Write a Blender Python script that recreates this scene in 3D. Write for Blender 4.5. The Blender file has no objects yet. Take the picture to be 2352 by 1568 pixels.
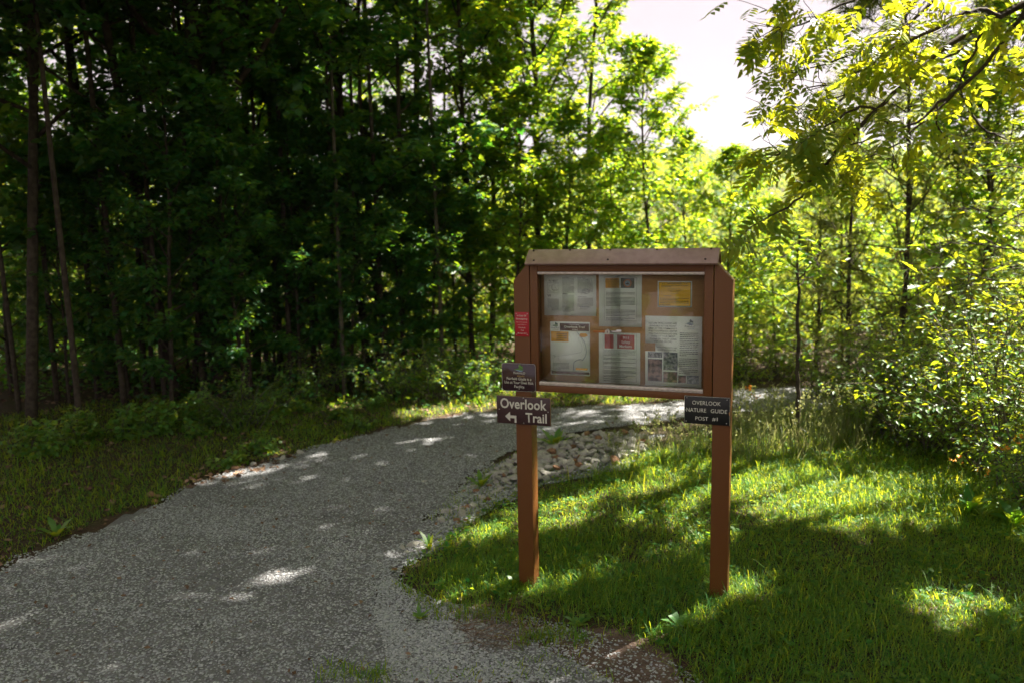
import bpy, math, random
import numpy as np
from mathutils import Matrix, Vector
SC = bpy.context.scene
R = math.radians
# ------------------------------------------------------------------ camera
F0, PITCH, ROLL, CH = 1850.0, .1387, -.0191, 1.9223       # focal length in 1/2352 of the width, tilt, roll, height
cf = np.array([0, math.cos(PITCH), -math.sin(PITCH)]); cu = np.array([0, math.sin(PITCH), math.cos(PITCH)]); cx = np.array([1., 0, 0])
CX = cx*math.cos(ROLL)+cu*math.sin(ROLL); CU = -cx*math.sin(ROLL)+cu*math.cos(ROLL)
cam = bpy.data.cameras.new('camera'); cam_o = bpy.data.objects.new('camera', cam); SC.collection.objects.link(cam_o)
cam.lens = F0/2352*36; cam.sensor_width = 36; cam.clip_start = .05; cam.clip_end = 6000
cam_o.matrix_world = Matrix([[CX[0], CU[0], -cf[0], 0], [CX[1], CU[1], -cf[1], 0], [CX[2], CU[2], -cf[2], CH], [0, 0, 0, 1]])
cam.dof.use_dof = True; cam.dof.focus_distance = 4.0; cam.dof.aperture_fstop = 1.9
SC.camera = cam_o
# ------------------------------------------------------------------ light
SUN_AZ, SUN_EL = R(58), R(50)                              # azimuth clockwise from +Y
SUN = np.array([math.sin(SUN_AZ)*math.cos(SUN_EL), math.cos(SUN_AZ)*math.cos(SUN_EL), math.sin(SUN_EL)])
W = bpy.data.worlds.new('World'); SC.world = W; W.use_nodes = True
nt = W.node_tree; bg = nt.nodes['Background']
sky = nt.nodes.new('ShaderNodeTexSky'); sky.sky_type = 'NISHITA'; sky.sun_disc = False
sky.sun_elevation = SUN_EL; sky.sun_rotation = SUN_AZ; sky.dust_density = 3.0; sky.air_density = 1.0; sky.ozone_density = 1.0
hs = nt.nodes.new('ShaderNodeHueSaturation'); hs.inputs['Saturation'].default_value = .35
nt.links.new(sky.outputs[0], hs.inputs['Color']); vm = nt.nodes.new('ShaderNodeVectorMath'); vm.operation = 'MINIMUM'; vm.inputs[1].default_value = (1.47, 1.28, 1.36)     # thin bright veil of summer haze over the blue
nt.links.new(hs.outputs[0], vm.inputs[0]); nt.links.new(vm.outputs[0], bg.inputs[0]); bg.inputs[1].default_value = .10
sl = bpy.data.lights.new('sun', 'SUN'); sl.energy = 5.0; sl.angle = R(.5); sl.color = (1, .91, .80)
so = bpy.data.objects.new('sun', sl); SC.collection.objects.link(so)
so.rotation_euler = Vector(-SUN).to_track_quat('-Z', 'Y').to_euler(); so.location = (8, 6, 12)
SC.view_settings.view_transform = 'Standard'; SC.view_settings.look = 'None'; SC.view_settings.exposure = 2.55; SC.view_settings.gamma = 1
cy = SC.cycles; cy.max_bounces = 7; cy.diffuse_bounces = 3; cy.glossy_bounces = 2; cy.transmission_bounces = 4; cy.transparent_max_bounces = 10
cy.caustics_reflective = False; cy.caustics_refractive = False; cy.use_adaptive_sampling = True; cy.adaptive_threshold = .02
cy.use_denoising = True; cy.sample_clamp_indirect = 4

# ------------------------------------------------------------------ helpers
def ray(px, py): return cf+CX*(px-1176)/F0-CU*(py-784)/F0
def at(px, py, y):                                         # point seen at (px, py) at depth y along world Y
    d = ray(px, py); return np.array([0, 0, CH])+d*(y/d[1])
def sm(a, b, x): t = np.clip((x-a)/(b-a), 0, 1); return t*t*(3-2*t)
def ground_z(x, y):
    x = np.asarray(x, float); y = np.asarray(y, float)
    z = .1*sm(-.1, 1.1, x)*(1-sm(7, 9, y)*.6) + .02*np.sin(x*1.7+y*.9)*np.cos(y*1.3-x*.6)*sm(.4, 1.5, np.abs(x-.55))
    z = z + .12*sm(-2.6, -4.5, x+.0*y) + .25*sm(-4, -10, x)
    z = z - 9.0*sm(11.5, 60, y)*sm(-2, 6, x)
    z = z + 25*sm(70, 210, y)*sm(-10, 25, x) - .8*sm(-8, -40, y)*0
    return z
def gp(px, py):                                            # ground point under a pixel
    d = ray(px, py); z = 0.
    for _ in range(6): t = (z-CH)/d[2]; z = float(ground_z(d[0]*t, d[1]*t))
    return np.array([d[0]*t, d[1]*t])
def poly(pts): return np.array([gp(*p) for p in pts])
def inside(P, Q):
    r = np.zeros(len(P), bool); x, y = P[:, 0], P[:, 1]; n = len(Q)
    for i in range(n):
        a, b = Q[i], Q[(i+1) % n]
        c = ((a[1] > y) != (b[1] > y)) & (x < (b[0]-a[0])*(y-a[1])/(b[1]-a[1]+1e-12)+a[0]); r ^= c
    return r
def norm(v): return v/np.maximum(np.linalg.norm(v, axis=-1, keepdims=True), 1e-9)

class Geo:
    def __init__(s): s.V = []; s.L = []; s.S = []; s.n = 0
    def add(s, V, L, S):
        V = np.asarray(V, float).reshape(-1, 3); s.V.append(V); s.L.append(np.asarray(L, np.int64)+s.n); s.S.append(np.asarray(S, np.int64)); s.n += len(V)
    def faces(s, V, F): s.add(V, [i for f in F for i in f], [len(f) for f in F])
    def box(s, x0, x1, y0, y1, z0, z1):
        s.faces([(x0, y0, z0), (x1, y0, z0), (x1, y1, z0), (x0, y1, z0), (x0, y0, z1), (x1, y0, z1), (x1, y1, z1), (x0, y1, z1)],
                [(0, 3, 2, 1), (4, 5, 6, 7), (0, 1, 5, 4), (1, 2, 6, 5), (2, 3, 7, 6), (3, 0, 4, 7)])
    def prism(s, pts, y0, y1):                             # outline in x/z, front at y0
        n = len(pts); V = [(p[0], y0, p[1]) for p in pts]+[(p[0], y1, p[1]) for p in pts]
        s.faces(V, [tuple(range(n)), tuple(range(2*n-1, n-1, -1))]+[(i, i+n, (i+1) % n+n, (i+1) % n) for i in range(n)])
    def tube(s, pts, rad, k=6, cap=True):
        pts = np.asarray(pts, float); n = len(pts); rad = np.broadcast_to(rad, n)
        T = norm(np.gradient(pts, axis=0)); ref = np.array([0, 0, 1.]) if abs(T[0][2]) < .8 else np.array([1., 0, 0])
        A = norm(np.cross(T, ref)); B = np.cross(T, A); a = np.arange(k)*2*np.pi/k
        V = pts[:, None]+rad[:, None, None]*(np.cos(a)[None, :, None]*A[:, None]+np.sin(a)[None, :, None]*B[:, None])
        i = np.arange(n-1)[:, None]*k; j = np.arange(k)[None]; j2 = (j+1) % k
        q = np.stack([i+j, i+j2, i+k+j2, i+k+j], -1).reshape(-1)
        s.add(V, q, [4]*((n-1)*k))
        if cap: s.add(V[-1], np.arange(k), [k])
    def scatter(s, T, P, X, N, S):
        TV, TF = T; TV = np.asarray(TV, float); P = np.asarray(P); M = len(P)
        if M == 0: return
        X = norm(np.asarray(X, float)); Y = norm(np.cross(N, X)); Z = np.cross(X, Y); S = np.asarray(S, float)
        if S.ndim == 1: S = np.stack([S, S, S], 1)
        V = P[:, None]+TV[None, :, 0:1]*(X*S[:, 0:1])[:, None]+TV[None, :, 1:2]*(Y*S[:, 1:2])[:, None]+TV[None, :, 2:3]*(Z*S[:, 2:3])[:, None]
        L = np.array([i for f in TF for i in f]); Z2 = [len(f) for f in TF]
        s.add(V.reshape(-1, 3), (L[None]+np.arange(M)[:, None]*len(TV)).reshape(-1), np.tile(Z2, M))
    def mesh(s, name, m=None, smooth=False):
        V = np.concatenate(s.V); L = np.concatenate(s.L); S = np.concatenate(s.S)
        me = bpy.data.meshes.new(name); me.vertices.add(len(V)); me.vertices.foreach_set('co', V.astype(np.float32).ravel())
        me.loops.add(len(L)); me.loops.foreach_set('vertex_index', L.astype(np.int32)); me.polygons.add(len(S))
        st = np.concatenate([[0], np.cumsum(S)[:-1]]); me.polygons.foreach_set('loop_start', st.astype(np.int32))
        if smooth: me.polygons.foreach_set('use_smooth', np.ones(len(S), bool))
        me.update(calc_edges=True); me.validate()
        if m: me.materials.append(m)
        return me
    def build(s, name, m, parent=None, smooth=False, bevel=0, loc=None):
        return link(name, s.mesh(name, m, smooth), parent, bevel, loc)
def link(name, me, parent=None, bevel=0, loc=None):
    o = bpy.data.objects.new(name, me); SC.collection.objects.link(o); o.parent = parent
    if loc is not None: o.location = loc
    if bevel:
        b = o.modifiers.new('bevel', 'BEVEL'); b.width = bevel; b.segments = 2; b.limit_method = 'ANGLE'
    return o
def tag(o, label=None, cat=None, group=None, kind=None):
    for k, v in (('label', label), ('category', cat), ('group', group), ('kind', kind)):
        if v: o[k] = v
    return o
def empty(name, loc, label, cat, group=None, rz=0, sc=1):
    o = bpy.data.objects.new(name, None); SC.collection.objects.link(o); o.location = loc; o.rotation_euler = (0, 0, rz); o.scale = (sc, sc, sc)
    o.empty_display_size = .1
    return tag(o, label, cat, group)
def copy_tree(o, parent=None):
    c = o.copy(); SC.collection.objects.link(c); c.parent = parent
    for ch in list(o.children): copy_tree(ch, c)
    return c

# ------------------------------------------------------------------ materials
def mat(name, col, rough=.6, spec=.4, col2=None, scale=30, bump=0, bscale=None, detail=4, island=False, metal=0, lo=.35, hi=.65):
    m = bpy.data.materials.new(name); m.use_nodes = True; n = m.node_tree.nodes; l = m.node_tree.links; b = n['Principled BSDF']
    b.inputs['Base Color'].default_value = (*col, 1); b.inputs['Roughness'].default_value = rough; b.inputs['Specular IOR Level'].default_value = spec; b.inputs['Metallic'].default_value = metal
    tc = n.new('ShaderNodeTexCoord')
    if col2 is not None:
        mx = n.new('ShaderNodeMix'); mx.data_type = 'RGBA'; mx.inputs[6].default_value = (*col, 1); mx.inputs[7].default_value = (*col2, 1)
        if island:
            g = n.new('ShaderNodeNewGeometry'); l.new(g.outputs['Random Per Island'], mx.inputs[0])
        else:
            t = n.new('ShaderNodeTexNoise'); t.inputs['Scale'].default_value = scale; t.inputs['Detail'].default_value = detail
            r = n.new('ShaderNodeMapRange'); r.inputs[1].default_value = lo; r.inputs[2].default_value = hi
            l.new(tc.outputs['Object'], t.inputs['Vector']); l.new(t.outputs[0], r.inputs[0]); l.new(r.outputs[0], mx.inputs[0])
        l.new(mx.outputs[2], b.inputs['Base Color'])
    if bump:
        t = n.new('ShaderNodeTexNoise'); t.inputs['Scale'].default_value = bscale or scale; t.inputs['Detail'].default_value = 5
        bp = n.new('ShaderNodeBump'); bp.inputs['Strength'].default_value = bump; bp.inputs['Distance'].default_value = .01
        l.new(tc.outputs['Object'], t.inputs['Vector']); l.new(t.outputs[0], bp.inputs['Height']); l.new(bp.outputs[0], b.inputs['Normal'])
    return m
def leaf_mat(name, a, b_, ta, tb, k=.45, rough=.42, spec=.5):
    m = bpy.data.materials.new(name); m.use_nodes = True; n = m.node_tree.nodes; l = m.node_tree.links; b = n['Principled BSDF']
    b.inputs['Roughness'].default_value = rough; b.inputs['Specular IOR Level'].default_value = spec
    g = n.new('ShaderNodeNewGeometry'); out = n['Material Output']
    def mx(c1, c2):
        x = n.new('ShaderNodeMix'); x.data_type = 'RGBA'; x.inputs[6].default_value = (*c1, 1); x.inputs[7].default_value = (*c2, 1)
        l.new(g.outputs['Random Per Island'], x.inputs[0]); return x.outputs[2]
    t = n.new('ShaderNodeBsdfTranslucent'); s = n.new('ShaderNodeMixShader'); s.inputs[0].default_value = k
    l.new(mx(a, b_), b.inputs['Base Color']); l.new(mx(ta, tb), t.inputs['Color'])
    l.new(b.outputs[0], s.inputs[1]); l.new(t.outputs[0], s.inputs[2]); l.new(s.outputs[0], out.inputs[0])
    return m
M = {}
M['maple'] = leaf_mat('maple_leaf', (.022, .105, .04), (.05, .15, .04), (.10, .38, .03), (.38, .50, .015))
M['bright'] = leaf_mat('sunlit_leaf', (.03, .14, .03), (.075, .18, .03), (.24, .54, .025), (.74, .74, .02), k=.55)  # sunny counterpart of the dark maple leaf: sunlight put into the leaf colour
M['oak'] = leaf_mat('oak_leaf', (.035, .15, .03), (.08, .18, .03), (.46, .64, .015), (.84, .76, .02), k=.5)
M['walnut'] = leaf_mat('walnut_leaf', (.05, .13, .025), (.09, .16, .03), (.46, .62, .02), (.84, .76, .02), k=.5)
M['cedar'] = leaf_mat('cedar_leaf', (.07, .12, .03), (.13, .15, .05), (.34, .42, .05), (.48, .48, .08), k=.4, rough=.6)
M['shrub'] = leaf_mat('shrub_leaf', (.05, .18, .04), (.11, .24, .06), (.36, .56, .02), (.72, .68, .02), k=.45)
M['grass'] = leaf_mat('grass_blade', (.02, .135, .03), (.09, .19, .03), (.26, .52, .02), (.84, .78, .03), k=.5, rough=.5, spec=.25)
M['tallgrass'] = leaf_mat('seed_grass', (.07, .14, .04), (.19, .21, .09), (.25, .30, .05), (.45, .42, .18), k=.4)
M['bark'] = mat('bark', (.035, .026, .02), .9, .2, (.075, .06, .045), 22, .6, 40)
M['palebark'] = mat('pale_bark', (.07, .06, .045), .85, .2, (.13, .115, .085), 14, .4, 30)
M['twig'] = mat('dry_twig', (.24, .15, .11), .85, .2, (.14, .085, .06), 9)
M['plastic'] = mat('brown_plastic_lumber', (.17, .064, .015), .42, .4, (.12, .045, .011), 380, .25, 500, 2)
M['cap'] = mat('cap_plastic_sky_sheen', (.31, .21, .175), .30, .5, (.24, .155, .125), 26, .1, 400, 5)  # front cap board paled to grey-pink, the sky's sheen put into its colour
M['panel'] = mat('pin_board', (.56, .32, .14), .7, .3, (.38, .20, .08), 420, .3, 500, 2)
M['alu'] = mat('aluminium_track', (.60, .55, .48), .35, .5, (.45, .40, .34), 60, .1, 200, metal=.35)
M['steel'] = mat('steel', (.5, .5, .48), .3, .5, metal=.9)
M['rust'] = mat('rust', (.34, .10, .02), .8, .3, (.50, .22, .08), 160)
M['dark'] = mat('dark_gap', (.012, .008, .006), .8, .2)
M['paper'] = mat('paper', (.84, .89, .82), .7, .3, (.87, .90, .84), 9)
M['ink'] = mat('black_ink', (.03, .04, .04), .7, .2)
M['greyink'] = mat('grey_ink', (.07, .09, .09), .7, .2)
M['blueink'] = mat('blue_ink', (.08, .13, .24), .7, .2)
M['paleblue'] = mat('pale_blue_print', (.22, .34, .42), .7, .2)
M['orange'] = mat('orange_print', (.72, .36, .05), .6, .3)
M['yellow'] = mat('yellow_print', (.80, .46, .012), .6, .3)
M['redprint'] = mat('red_print', (.42, .06, .045), .6, .3)
M['brownprint'] = mat('brown_print', (.075, .035, .035), .5, .4)
M['photo'] = mat('printed_photo', (.05, .04, .045), .5, .4, (.34, .22, .20), 45, lo=.4, hi=.6)
M['photo2'] = mat('printed_photo_grey', (.06, .08, .09), .5, .4, (.33, .34, .36), 70, lo=.42, hi=.58)
M['leafgreen'] = mat('green_print', (.10, .24, .04), .6, .3)
M['tealgreen'] = mat('teal_print', (.04, .12, .10), .6, .3)
M['signbrown'] = mat('sign_brown', (.042, .02, .021), .35, .5, (.055, .026, .026), 90)
M['signblack'] = mat('sign_black', (.009, .011, .010), .4, .5)
M['signred'] = mat('sign_red', (.42, .008, .018), .45, .5)
M['cream'] = mat('cream_lettering', (.60, .60, .50), .5, .4)
M['gold'] = mat('gold_lettering', (.40, .28, .08), .5, .4)
M['gravel'] = mat('gravel_stone', (.23, .245, .26), .8, .3, (.45, .465, .47), island=True)
M['rock'] = mat('limestone', (.48, .47, .42), .8, .3, (.30, .29, .26), 20, .5, 60)
M['redrock'] = mat('sandstone', (.34, .20, .11), .8, .3, (.22, .12, .07), 20, .5, 60)
M['litter'] = mat('leaf_litter', (.09, .05, .03), .8, .2, (.26, .17, .11), island=True)
M['flower'] = mat('orange_petal', (.75, .32, .02), .6, .3)
M['farwood'] = leaf_mat('far_leaf', (.035, .13, .035), (.08, .17, .045), (.30, .48, .03), (.66, .64, .05), k=.4, rough=.7, spec=.1)
def glass_mat(name, base, rough, bump, bs, tint=(1, 1, 1), stretch=(1, 1, 1)):
    m = bpy.data.materials.new(name); m.use_nodes = True; n = m.node_tree.nodes; l = m.node_tree.links; n.remove(n['Principled BSDF'])
    t = n.new('ShaderNodeBsdfTransparent'); t.inputs[0].default_value = (*tint, 1); g = n.new('ShaderNodeBsdfGlossy'); g.inputs['Roughness'].default_value = rough
    s = n.new('ShaderNodeMixShader'); f = n.new('ShaderNodeLayerWeight'); p = n.new('ShaderNodeMath'); p.operation = 'POWER'; p.inputs[1].default_value = 4; a = n.new('ShaderNodeMath'); a.operation = 'MULTIPLY_ADD'; a.inputs[1].default_value = .6; a.inputs[2].default_value = base
    f.inputs[0].default_value = .5; l.new(f.outputs['Facing'], p.inputs[0]); l.new(p.outputs[0], a.inputs[0]); l.new(a.outputs[0], s.inputs[0]); l.new(t.outputs[0], s.inputs[1]); l.new(g.outputs[0], s.inputs[2]); l.new(s.outputs[0], n['Material Output'].inputs[0])
    if bump:
        tc = n.new('ShaderNodeTexCoord'); mp = n.new('ShaderNodeMapping'); mp.inputs['Scale'].default_value = stretch
        x = n.new('ShaderNodeTexNoise'); x.inputs['Scale'].default_value = bs; b = n.new('ShaderNodeBump'); b.inputs['Strength'].default_value = bump; b.inputs['Distance'].default_value = .02
        l.new(tc.outputs['Object'], mp.inputs[0]); l.new(mp.outputs[0], x.inputs['Vector']); l.new(x.outputs[0], b.inputs['Height']); l.new(b.outputs[0], g.inputs['Normal'])
    return m
M['glass'] = glass_mat('window_glass', .05, .03, .05, 3, (.97, .99, .97))
M['sleeve'] = glass_mat('plastic_sleeve', .055, .12, 1.0, 5, stretch=(1, 1, 3))
def ground_mat(name, stops, scale, bump):
    m = bpy.data.materials.new(name); m.use_nodes = True; n = m.node_tree.nodes; l = m.node_tree.links; b = n['Principled BSDF']
    tc = n.new('ShaderNodeTexCoord'); a = n.new('ShaderNodeTexNoise'); a.inputs['Scale'].default_value = scale; a.inputs['Detail'].default_value = 8; a.inputs['Roughness'].default_value = .7
    r = n.new('ShaderNodeValToRGB'); e = r.color_ramp.elements
    e[0].position = .32; e[0].color = (*stops[0], 1); e[1].position = .7; e[1].color = (*stops[-1], 1)
    for i, c in enumerate(stops[1:-1]): x = e.new(.4+.2*i); x.color = (*c, 1)
    v = n.new('ShaderNodeTexVoronoi'); v.inputs['Scale'].default_value = 60
    bp = n.new('ShaderNodeBump'); bp.inputs['Strength'].default_value = bump; bp.inputs['Distance'].default_value = .012
    l.new(tc.outputs['Object'], a.inputs['Vector']); l.new(tc.outputs['Object'], v.inputs['Vector']); l.new(a.outputs[0], r.inputs[0]); l.new(r.outputs[0], b.inputs['Base Color'])
    l.new(v.outputs[0], bp.inputs['Height']); l.new(bp.outputs[0], b.inputs['Normal']); b.inputs['Roughness'].default_value = .9; b.inputs['Specular IOR Level'].default_value = .2
    return m
M['ground'] = ground_mat('soil_ground', [(.035, .022, .016), (.07, .042, .03), (.055, .05, .022), (.10, .062, .045)], 5, .8)
M['path'] = ground_mat('gravel_path', [(.11, .108, .108), (.155, .157, .16), (.20, .20, .202), (.25, .25, .25)], 9, 1.0)
M['dirt'] = ground_mat('bare_dirt', [(.055, .038, .03), (.10, .07, .055), (.14, .10, .08), (.19, .145, .12)], 9, .8)
M['hill'] = ground_mat('forest_hill', [(.03, .07, .02), (.05, .10, .03), (.07, .12, .04), (.09, .14, .05)], .02, .2)

# ------------------------------------------------------------------ leaf templates (x along the leaf, unit length)
def halves(right):                                        # right side outline from base to tip, folded along the midrib
    n = len(right); V = [(0, 0, 0)]+[(x, y, abs(y)*.25-.12*x*x) for x, y in right]+[(1, 0, -.12)]+[(x, -y, abs(y)*.25-.12*x*x) for x, y in right]
    return V, [tuple(range(0, n+2)), (0, n+1)+tuple(range(2*n+1, n+1, -1))]
OVATE = halves([(.25, .2), (.6, .2)])
LEAF4 = ([(0, 0, 0), (.45, .3, .04), (1, 0, -.08), (.45, -.3, .04)], [(0, 1, 2, 3)])
MAPLE = halves([(.05, .28), (.22, .55), (.34, .30), (.62, .46), (.66, .2)])
OAK = halves([(.15, .07), (.3, .25), (.4, .1), (.55, .36), (.62, .13), (.8, .28), (.85, .1)])
BROAD = halves([(.12, .3), (.45, .42), (.8, .22)])
NEEDLE = ([(0, .015, 0), (0, -.015, 0), (1, 0, 0)], [(0, 1, 2)])
def compound(pairs, ll):
    V = []; Fc = []
    def put(px, py, ax, ay, s):
        b = len(V); c = [(0, 0, 0), (.3, .2, .02), (.65, .16, 0), (1, 0, -.08), (.65, -.16, 0), (.3, -.2, .02)]
        for (x, y, z) in c: V.append((px+s*(x*ax-y*ay), py+s*(x*ay+y*ax), s*z-.25*px*px-abs(ay)*s*x*.25))
        Fc.append((b, b+1, b+2, b+3)); Fc.append((b, b+3, b+4, b+5))
    for i in range(pairs):
        x = .18+.78*i/pairs; k = ll*(.75+.5*math.sin(math.pi*(i+.7)/(pairs+.4)))
        for sgn in (1, -1): put(x+.015*sgn, 0, .45, .89*sgn, k)
    put(.96, 0, 1, 0, ll); b = len(V); V.extend([(0, .008, 0), (0, -.008, 0), (.97, 0, -.24)]); Fc.append((b, b+1, b+2))
    return V, Fc
PINNATE = compound(4, .36)

# gaps cut into the unseen added canopy: ground patches and places the sun reaches
LIT_BIG = np.array([(.7, 6.3), (.85, 5.6), (1.1, 5.2), (1.4, 4.7), (2.0, 4.45), (2.6, 4.5), (3.2, 4.1), (9, 3.5), (9, 15), (-2.0, 15), (-1.2, 10.2), (-.2, 9.4), (.8, 8.9), (1.1, 8.2), (1.0, 7.0)])
LIT_POLY = [poly(p) for p in (
    [(1235, 1150), (1330, 1160), (1420, 1190), (1550, 1195), (1640, 1215), (1630, 1240), (1500, 1235), (1330, 1210), (1240, 1215)],
    [(1600, 1320), (1750, 1310), (1830, 1335), (1780, 1370), (1600, 1375)],
    [(2080, 1350), (2352, 1370), (2352, 1440), (2200, 1470), (2050, 1400)],
    [(590, 1320), (680, 1300), (720, 1340), (670, 1380), (590, 1370)],
    [(400, 1360), (520, 1355), (530, 1385), (440, 1400)],
    [(-20, 1440), (70, 1420), (90, 1450), (10, 1480)],
    [(120, 1540), (250, 1500), (330, 1490), (260, 1560)],
    [(480, 1090), (640, 1065), (650, 1082), (500, 1110)],
    [(700, 1165), (820, 1165), (800, 1180), (700, 1178)],
    [(780, 1200), (850, 1205), (830, 1222), (780, 1216)],
    [(900, 950), (960, 935), (1180, 915), (1180, 935), (980, 965)],
    [(1270, 943), (1360, 940), (1380, 950), (1290, 952)], [(1440, 935), (1560, 925), (1560, 950), (1470, 945)], [(1245, 965), (1330, 972), (1310, 985), (1245, 980)],
    [(1680, 893), (1830, 893), (1830, 920), (1760, 915), (1740, 945), (1680, 930)],
    [(640, 935), (700, 930), (720, 950), (650, 955)], [(330, 960), (420, 955), (440, 985), (350, 990)],
    [(930, 1010), (1010, 1003), (1040, 1018), (950, 1025)])]
LIT_BALL = [(at(1300, 120, 12), 1.5), (at(1560, 450, 11), 1.3), (at(1750, 700, 10), 1.2), (at(1950, 240, 6), .8), (at(1780, 150, 5.9), .5), (at(1880, 340, 5.6), .55), (at(2200, 120, 6.4), .5), (at(2250, 400, 6.6), .9), (at(1650, 1000, 7.2), .7),
            (at(1000, 600, 11), .5), (at(700, 380, 13), .6), (at(660, 130, 13), .6), (at(1230, 1150, 4.15), .13), (at(1230, 1250, 4.15), .1), (at(1678, 1100, 3.8), .16), (at(1678, 800, 3.85), .13), (at(900, 130, 12), .4), (at(2150, 950, 6.5), .8)]
def noise2(P, s, seed):
    r = np.random.default_rng(seed); v = 0
    for k in range(5): a, b, c = r.normal(0, s*(1+.5*k), 2), r.uniform(0, 6.28), 1/(1+.4*k); v = v+c*np.sin(P@a+b)
    return v/2.2
POST_PTS = [(1.09, .05, z) for z in (.12, .3, .42, .7, .82, .94, 1.15, 1.4, 1.52, 1.62)]+[(.085, .05, z) for z in (.12, .24, .36, .62, .74, .98)]
HR = np.random.default_rng(77)
def keep(P, margin=0.0, balls=True):
    Q = P-SUN*((P[:, 2:3]-.08)/SUN[2]); k = np.ones(len(P), bool)
    for L in LIT_POLY:
        c = L.mean(0); margin = .1; k &= ~inside(Q[:, :2], c+(L-c)*(1+margin))
    k &= ~(inside(Q[:, :2], LIT_BIG) & (noise2(Q[:, :2], 1.5, 44) > -1.2))
    for u, n, z in POST_PTS:
        d = P-(np.array([.0136, 4.131, z])+np.array([.935, -.3546, 0])*u+np.array([.3546, .935, 0])*n); t = d@SUN; k &= ~((np.linalg.norm(d-t[:, None]*SUN, axis=1) < .13) & (t > .05))
    if balls:
        for c, r in LIT_BALL:
            d = P-c; t = d@SUN; dist = np.linalg.norm(d-t[:, None]*SUN, axis=1); k &= ~((dist < r) & (t > 0) & (HR.random(len(P)) < .86))
    return k

# ------------------------------------------------------------------ the setting
rng = np.random.default_rng(7)
def sheet(name, xs, ys, zf, m, kind='structure'):
    X, Y = np.meshgrid(xs, ys); V = np.stack([X, Y, zf(X, Y)], -1).reshape(-1, 3); nx = len(xs)
    i = (np.arange(len(ys)-1)[:, None]*nx+np.arange(nx-1)[None]).reshape(-1)
    g = Geo(); g.add(V, np.stack([i, i+1, i+nx+1, i+nx], -1).reshape(-1), [4]*len(i))
    return tag(g.build(name, m, smooth=True), kind=kind)
def spaced(a, b, d0, grow, lim): 
    out = [0.]; s = d0
    while out[-1] < max(b, 0): out.append(out[-1]+s); s = s if out[-1] < lim else s*grow
    neg = [0.]; s = d0
    while neg[-1] > a: neg.append(neg[-1]-s); s = s if neg[-1] > -lim else s*grow
    return np.array(sorted(set(neg+out)))
sheet('ground', spaced(-500, 500, .2, 1.12, 8), spaced(-60, 420, .2, 1.08, 13), ground_z, M['ground'])
def ridge(X, Y):
    t = (Y-500)/260.
    return -30+(64+5*np.sin(X/90.+1)+3*np.sin(X/37.)+1.6*np.sin(X/11.))*np.clip(1-np.abs(t-1)**1.6, 0, 1)+rng.normal(0, .5, X.shape)
sheet('hills', np.linspace(-350, 900, 260), np.linspace(500, 1000, 40), ridge, M['hill'])
PATH = np.vstack([poly([(-1200, 1568+900), (-700, 1500), (0, 1305), (170, 1235), (330, 1170), (480, 1100), (640, 1052), (800, 1010), (960, 968), (1050, 953), (1180, 940), (1400, 932), (1560, 922), (1680, 893), (1830, 890), (2050, 905), (2050, 935), (1830, 948), (1680, 948), (1560, 965), (1400, 985), (1300, 1000), (1230, 1015), (1140, 1060), (1075, 1110), (1000, 1190), (930, 1260), (880, 1320), (900, 1400), (1000, 1480), (1100, 1568)]), [[0.2, 1.8], [.3, -3], [-3.5, -3], [-3.5, 1.5]]])
def densify(Q, step, amp, r):
    out = []
    for i in range(len(Q)):
        a, b = Q[i], Q[(i+1) % len(Q)]; n = max(1, int(np.linalg.norm(b-a)/step))
        for k in range(n): out.append(a+(b-a)*k/n)
    out = np.array(out); return out+r.normal(0, amp, out.shape)
def flat_patch(name, Q, lift, m, r, step=.12, amp=.02):
    lo, hi = Q.min(0), Q.max(0); Qd = densify(Q, .15, amp, r)
    xs = np.arange(lo[0], hi[0]+step, step); ys = np.arange(lo[1], hi[1]+step, step); nx = len(xs)
    X, Y = np.meshgrid(xs, ys); P = np.stack([X, Y], -1).reshape(-1, 2); I = inside(P, Qd).reshape(X.shape)
    c = I[:-1, :-1] & I[1:, :-1] & I[:-1, 1:] & I[1:, 1:]; j, i = np.nonzero(c); k = j*nx+i
    V = np.stack([P[:, 0], P[:, 1], ground_z(P[:, 0], P[:, 1])+lift], -1)
    used = np.unique(np.stack([k, k+1, k+nx+1, k+nx])); mp = -np.ones(len(V), int); mp[used] = np.arange(len(used))
    g = Geo(); g.add(V[used], mp[np.stack([k, k+1, k+nx+1, k+nx], -1).reshape(-1)], [4]*len(k))
    return tag(g.build(name, m, smooth=True), kind='structure')
flat_patch('path', PATH, .012, M['path'], rng, step=.06)
DIRT = poly([(1000, 1420), (1120, 1395), (1280, 1430), (1420, 1470), (1540, 1520), (1620, 1568), (1700, 1700), (900, 1700), (880, 1480)])
flat_patch('bare_soil', DIRT, .007, M['dirt'], rng, step=.025, amp=.06)
EDGE = poly([(1530, 1000), (1240, 1008), (1080, 1100), (930, 1240), (850, 1310), (850, 1400), (950, 1568), (1420, 1568), (1150, 1415), (1000, 1385), (925, 1350), (935, 1310), (1000, 1262), (1100, 1190), (1250, 1115), (1440, 1078)])
flat_patch('gravel_shoulder', EDGE, .009, M['path'], rng, step=.03, amp=.035)
GRASS_R = np.vstack([poly([(905, 1315), (960, 1285), (1010, 1240), (1070, 1180), (1180, 1140), (1260, 1105), (1400, 1075), (1440, 1050), (1520, 1020), (1620, 995), (1700, 965), (1830, 955), (2100, 950), (2600, 980)]), [[4.5, 2], [1.5, 2.0]], poly([(1700, 1650), (1570, 1568), (1500, 1500), (1400, 1455), (1250, 1420), (1130, 1395), (1000, 1380), (930, 1345)])])
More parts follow.
